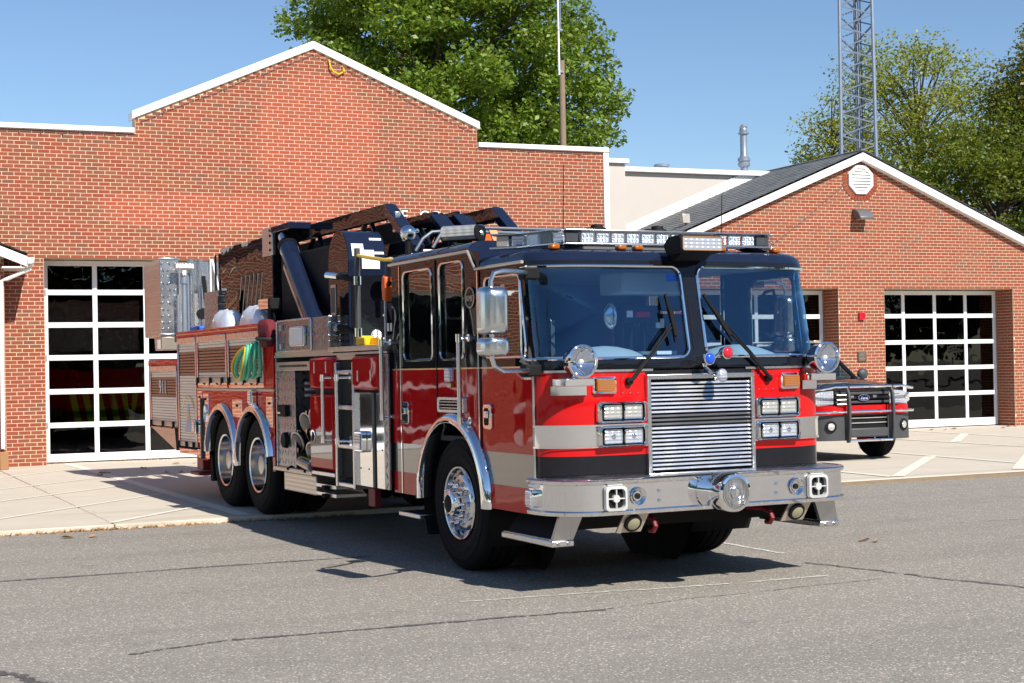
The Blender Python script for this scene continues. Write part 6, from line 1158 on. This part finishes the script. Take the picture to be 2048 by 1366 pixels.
hs = MB(); hs.tube(hose_loop(0), .021, 8, closed=True); gh = loose(hs, 'green_hose_bundle', 'green_hose', 'looped bundle of green hose hanging below the dark red cover', 'hose')
for k, mt in ((1.2, 'green_hose'), (2.4, 'green_hose'), (3.4, 'green_hose'), (4.1, 'yellow')): q = MB(); q.tube(hose_loop(k), .021 if mt == 'green_hose' else .014, 8, closed=True); q.build('hose_loop', mt, gh)
# ================================================================== parked black pickup with push bar
SV = empty('parked_pickup', (14.60, 21.03, AZ)); SV.scale = (1.03, 1.03, 1.09); tag(SV, 'black pickup with red stripe, push bar and blue oval badge parked by the bay doors', 'pickup')
def sp(m, name, mat, parent=None, **kw): return m.build(name, mat, SV if parent is None else parent, **kw)
def sec(y, w, zb, zs, zt, crown, n=9):
    """closed body section: flat floor, slightly curved flank, rounded shoulder, crowned top"""
    P = [(-w * .86, zb), (-w * .97, zb + .10), (-w, (zb + zs) / 2), (-w * .985, zs - .05), (-w * .93, zs + (zt - zs) * .55)]
    P += [(-w * .85 + 2 * w * .85 * i / n, zt + crown * (1 - (2 * i / n - 1) ** 2)) for i in range(n + 1)]
    P += [(-x, z) for x, z in P[4::-1]]; return [(x, y, z) for x, z in P]
m = MB(); m.loft([sec(-.62, .86, .36, .90, 1.01, .03), sec(-.45, .90, .34, .98, 1.06, .045), sec(0, .925, .33, 1.03, 1.11, .05), sec(.42, .93, .33, 1.06, 1.155, .045), sec(.50, .93, .33, 1.06, 1.12, .01), sec(2.5, .93, .33, 1.06, 1.12, .01), sec(4.1, .92, .36, 1.06, 1.12, .01)], cap0=True, cap1=True); bd = sp(m, 'body', 'suv_black', angle=40)
m = MB(); m.loft([[(-.80, .50, 1.12), (-.4, .44, 1.135), (0, .42, 1.14), (.4, .44, 1.135), (.80, .50, 1.12)], [(-.64, 1.22, 1.66), (-.3, 1.17, 1.68), (0, 1.155, 1.685), (.3, 1.17, 1.68), (.64, 1.22, 1.66)]], closed=False); sp(m, 'windshield', 'suv_glass')
m = MB(); m.loft([[(x * .645, y, z) for x, z in ((-1, 1.655), (-.9, 1.70), (-.4, 1.725), (.4, 1.725), (.9, 1.70), (1, 1.655))] for y in (1.20, 1.6, 2.5, 2.72)], closed=False); sp(m, 'roof', 'suv_black')
for sg in (-1, 1):
    m = MB(); m.tube([(sg * .81, .49, 1.12), (sg * .65, 1.22, 1.67)], .035, 8); m.tube([(sg * .65, 1.20, 1.67), (sg * .65, 2.72, 1.66), (sg * .80, 2.85, 1.12)], .035, 8); m.tube([(sg * .645, 1.95, 1.67), (sg * .83, 1.95, 1.12)], .03, 8); sp(m, 'pillar', 'suv_black')
    m = MB(); m.quad((sg * .83, .62, 1.12), (sg * .83, 2.8, 1.12), (sg * .66, 2.68, 1.64), (sg * .66, 1.28, 1.64)); sp(m, 'side_window', 'suv_glass', smooth=False)
    m = MB(); m.sphere((sg * 1.0, .62, 1.22), (.10, .06, .085), 16, 10); sp(m, 'side_mirror', 'plastic'); m = MB(); m.tube([(sg * .86, .66, 1.14), (sg * .95, .62, 1.17)], .03, 8); sp(m, 'mirror_arm', 'plastic')
    m = MB(); zz = MB(); m.loft([[(sg * x, y, z) for x, z in ((.50, 1.00), (.74, .985), (.875, .95), (.885, .84), (.80, .785), (.50, .80))] for y in (-.735, -.60)], cap0=True); hl = sp(m, 'headlight', 'lens', bevel=.015); m = MB(); m.lathe([(.075, 0), (.05, .02), (.001, .035)], (sg * .66, -.73, .90), (0, 1, 0), 18); sp(m, 'headlight_bowl', 'chrome', hl); m = MB(); m.cyl((sg * .82, -.70, .90), (sg * .82, -.742, .90), .04, 14); sp(m, 'turn_lamp', 'lens_warm', hl)
    m = MB(); m.loft([[(sg * x, y, z) for x, y in ((.34, -.905), (.60, -.88), (.80, -.80), (.90, -.62), (.93, -.42))] for z in (.30, .34, .60, .665)], closed=False); sp(m, 'bumper_end', 'plastic', angle=50); m = MB(); m.loft([[(sg * x, y, z) for x, y in ((.34, -.89), (.60, -.87), (.80, -.79), (.895, -.62), (.93, -.42))] for z in (.665, .79)], closed=False); sp(m, 'red_stripe', 'red', angle=60)
    m = MB(); m.lathe([(.085, 0), (.085, .01), (.065, .015), (.055, -.02)], (sg * .655, -.868, .50), (sg * .28, -1, 0), 22, True, True); fg = sp(m, 'fog_lamp', 'matte'); m = MB(); m.lathe([(.052, 0), (.03, .008), (.001, .01)], (sg * .655 + sg * .004, -.884, .50), (sg * .28, -1, 0), 18); sp(m, 'fog_lens', 'lens_warm', fg)
    # push bar upright: curved flat plate
    U = [(-.80, 1.09), (-.93, 1.06), (-.985, .96), (-1.0, .80), (-1.0, .50), (-.985, .32), (-.955, .27), (-.90, .27), (-.91, .34), (-.935, .50), (-.935, .80), (-.92, .95), (-.88, 1.01), (-.80, 1.04)]
    m = MB(); m.prism(U, 'x', sg * .415, sg * .375); sp(m, 'push_bar_upright', 'plastic', bevel=.01)
    for z0, z1 in ((1.055, 1.02), (.705, .70)):
        m = MB(); m.tube([(sg * .41, -.95, z0), (sg * .62, -.94, z0), (sg * .82, -.88, z1), (sg * .93, -.74, z1), (sg * .96, -.58, z1)], .018, 10); sp(m, 'wrap_bar', 'chrome')
    for i in range(3): m = MB(); m.tube([(sg * .41, -.935, .94 - i * .065), (sg * .56, -.90, .94 - i * .065)], .009, 6); sp(m, 'lamp_guard', 'steel')
    for y in (0.0, 3.05):
        tp = [(.21, -.02), (.25, .0), (.33, .01), (.36, -.01), (.375, -.03)]
        for g in (-.06, -.11, -.16, -.21): tp += [(.378, g + .018), (.378, g + .004), (.366, g + .002), (.366, g - .006), (.378, g - .008)]
        tp += [(.36, -.25), (.30, -.26), (.21, -.25)]
        m = MB(); m.lathe(tp, (sg * .91, y, .378), (sg, 0, 0), 44, False, False); t_ = sp(m, 'wheel', 'rubber', angle=45); m = MB(); m.lathe([(.215, 0), (.22, .005), (.20, -.02), (.10, -.03), (.06, -.01), (.001, -.01)], (sg * .91, y, .378), (sg, 0, 0), 30, False, False); sp(m, 'rim', 'alu', t_)
        m = MB(); m.loft([[(sg * x, y + .43 * math.cos(rad(t)), .40 + .43 * math.sin(rad(t))) for t in range(-5, 186, 8)] for x in (.945, .60)], closed=False); sp(m, 'wheel_arch', 'matte')
m = MB(); m.box(-.50, .50, -.74, -.64, .79, 1.005); gq = sp(m, 'grille', 'matte', bevel=.01)
for i in range(3): m = MB(); m.box(-.49, .49, -.765, -.74, .815 + i * .062, .85 + i * .062); sp(m, 'grille_bar', 'plastic' if i != 1 else 'rim_dark', gq, bevel=.006)
m = MB(); m.box(-.34, .34, -.87, -.80, .665, .79); sp(m, 'red_centre', 'red', bevel=.01); m = MB(); m.box(-.345, .345, -.86, -.8, .45, .66); sp(m, 'lower_grille', 'matte', bevel=.01); m = MB(); m.box(-.345, .345, -.92, -.82, .34, .47); sp(m, 'skid_bumper', 'plastic', bevel=.02)
for z in (1.055, .705, .30): m = MB(); m.tube([(-.38, -.955, z), (.38, -.955, z)], .02, 10); sp(m, 'cross_bar', 'chrome')
for z in (.61, .54): m = MB(); m.tube([(-.34, -.875, z), (.34, -.875, z)], .008, 6); sp(m, 'grille_rod', 'steel')
m = MB(); m.lathe([(.001, .016), (.085, .012), (.088, 0)], (0, -.775, .895), (0, -1, 0), 32); ov = sp(m, 'oval_badge', 'ford_blue'); ov.scale = (1.15, 1, .5); ov.location = (0, 0, .895 * .5)
m = MB(); m.tube([(.101 * math.cos(t * .1963), -.787, .895 + .044 * math.sin(t * .1963)) for t in range(32)], .004, 5, closed=True); sp(m, 'badge_rim', 'chrome'); text('badge_script', 'Ford', .062, 'white', (0, -.793, .892), (rad(90), 0, 0), SV, .003, shear=.25)
for sg in (-1, 1): m = MB(); m.box(sg * .24, sg * .17, -.785, -.77, .89, .93); sp(m, 'strobe', 'lens_warm', bevel=.008)
m = MB(); m.box(-.6, .6, .3, 3.9, .30, .42); sp(m, 'underbody', 'matte', smooth=False); m = MB(); m.box(-.75, .75, .6, 2.7, .5, 1.05); sp(m, 'cabin_trim', 'interior', smooth=False)
for sg in (-1, 1): m = MB(); m.box(sg * .2, sg * .62, 1.4, 1.55, 1.0, 1.5); sp(m, 'seat_back', 'interior', bevel=.05)
m = MB(); m.tube([(-.3, .40, 1.16), (.1, .37, 1.175), (.5, .43, 1.165)], .008, 6); sp(m, 'wiper', 'matte')
# ================================================================== engines parked inside the bays (dim behind the glass)
def stored_engine(name, loc, label, rear):
    r = empty(name, loc); tag(r, label, 'fire truck', 'engines parked inside the bays')
    def q(m, n_, mt, **k_): return m.build(n_, mt, r, **k_)
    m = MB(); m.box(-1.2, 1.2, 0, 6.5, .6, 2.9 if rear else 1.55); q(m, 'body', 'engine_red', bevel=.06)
    if rear:
        for i in range(5):
            for sg in (-1, 1): a = .06 + i * .24; m = MB(); m.prism([(sg * a, 1.25 - 0), (sg * (a + .12), 1.25), (sg * (a + .0), .65), (sg * (a - .12 if a > .12 else 0), .65)], 'y', -.012, -.004); q(m, 'chevron_strip', 'chevron', smooth=False)
        m = MB(); m.box(-.55, .55, -.02, .01, 1.3, 2.3); q(m, 'tail_door', 'slat_dark', bevel=.01); m = MB(); m.box(-1.15, 1.15, -.35, 0, .52, .62); q(m, 'tail_step', 'alu', bevel=.01)
        for sg in (-1, 1):
            for z in (1.4, 1.6): m = MB(); m.box(sg * .95, sg * 1.1, -.03, 0, z - .06, z + .06); q(m, 'tail_lamp', 'lens_red', bevel=.01)
    else:
        m = MB(); m.box(-1.18, 1.18, .15, 2.4, 1.55, 2.5); q(m, 'cab_top', 'black', bevel=.08); m = MB(); m.box(-1.05, 1.05, .125, .15, 1.65, 2.35); q(m, 'windshield', 'windshield', bevel=.02); m = MB(); m.box(-1.22, 1.22, -.4, 0, .5, .8); q(m, 'front_bumper', 'chrome', bevel=.03); m = MB(); m.cyl((0, -.05, 1.2), (0, 0, 1.2), .2, 24); q(m, 'round_emblem', 'steel', bevel=.01)
        for sg in (-1, 1): m = MB(); m.box(sg * .6, sg * 1.0, -.03, 0, 1.05, 1.2); q(m, 'headlight', 'lens', bevel=.01)
    for sg in (-1, 1):
        for y in (1.2, 5.2): m = MB(); m.lathe([(.3, 0), (.5, .01), (.53, -.05), (.53, -.28), (.3, -.3)], (sg * 1.18, y, .53), (sg, 0, 0), 28); q(m, 'wheel', 'rubber')
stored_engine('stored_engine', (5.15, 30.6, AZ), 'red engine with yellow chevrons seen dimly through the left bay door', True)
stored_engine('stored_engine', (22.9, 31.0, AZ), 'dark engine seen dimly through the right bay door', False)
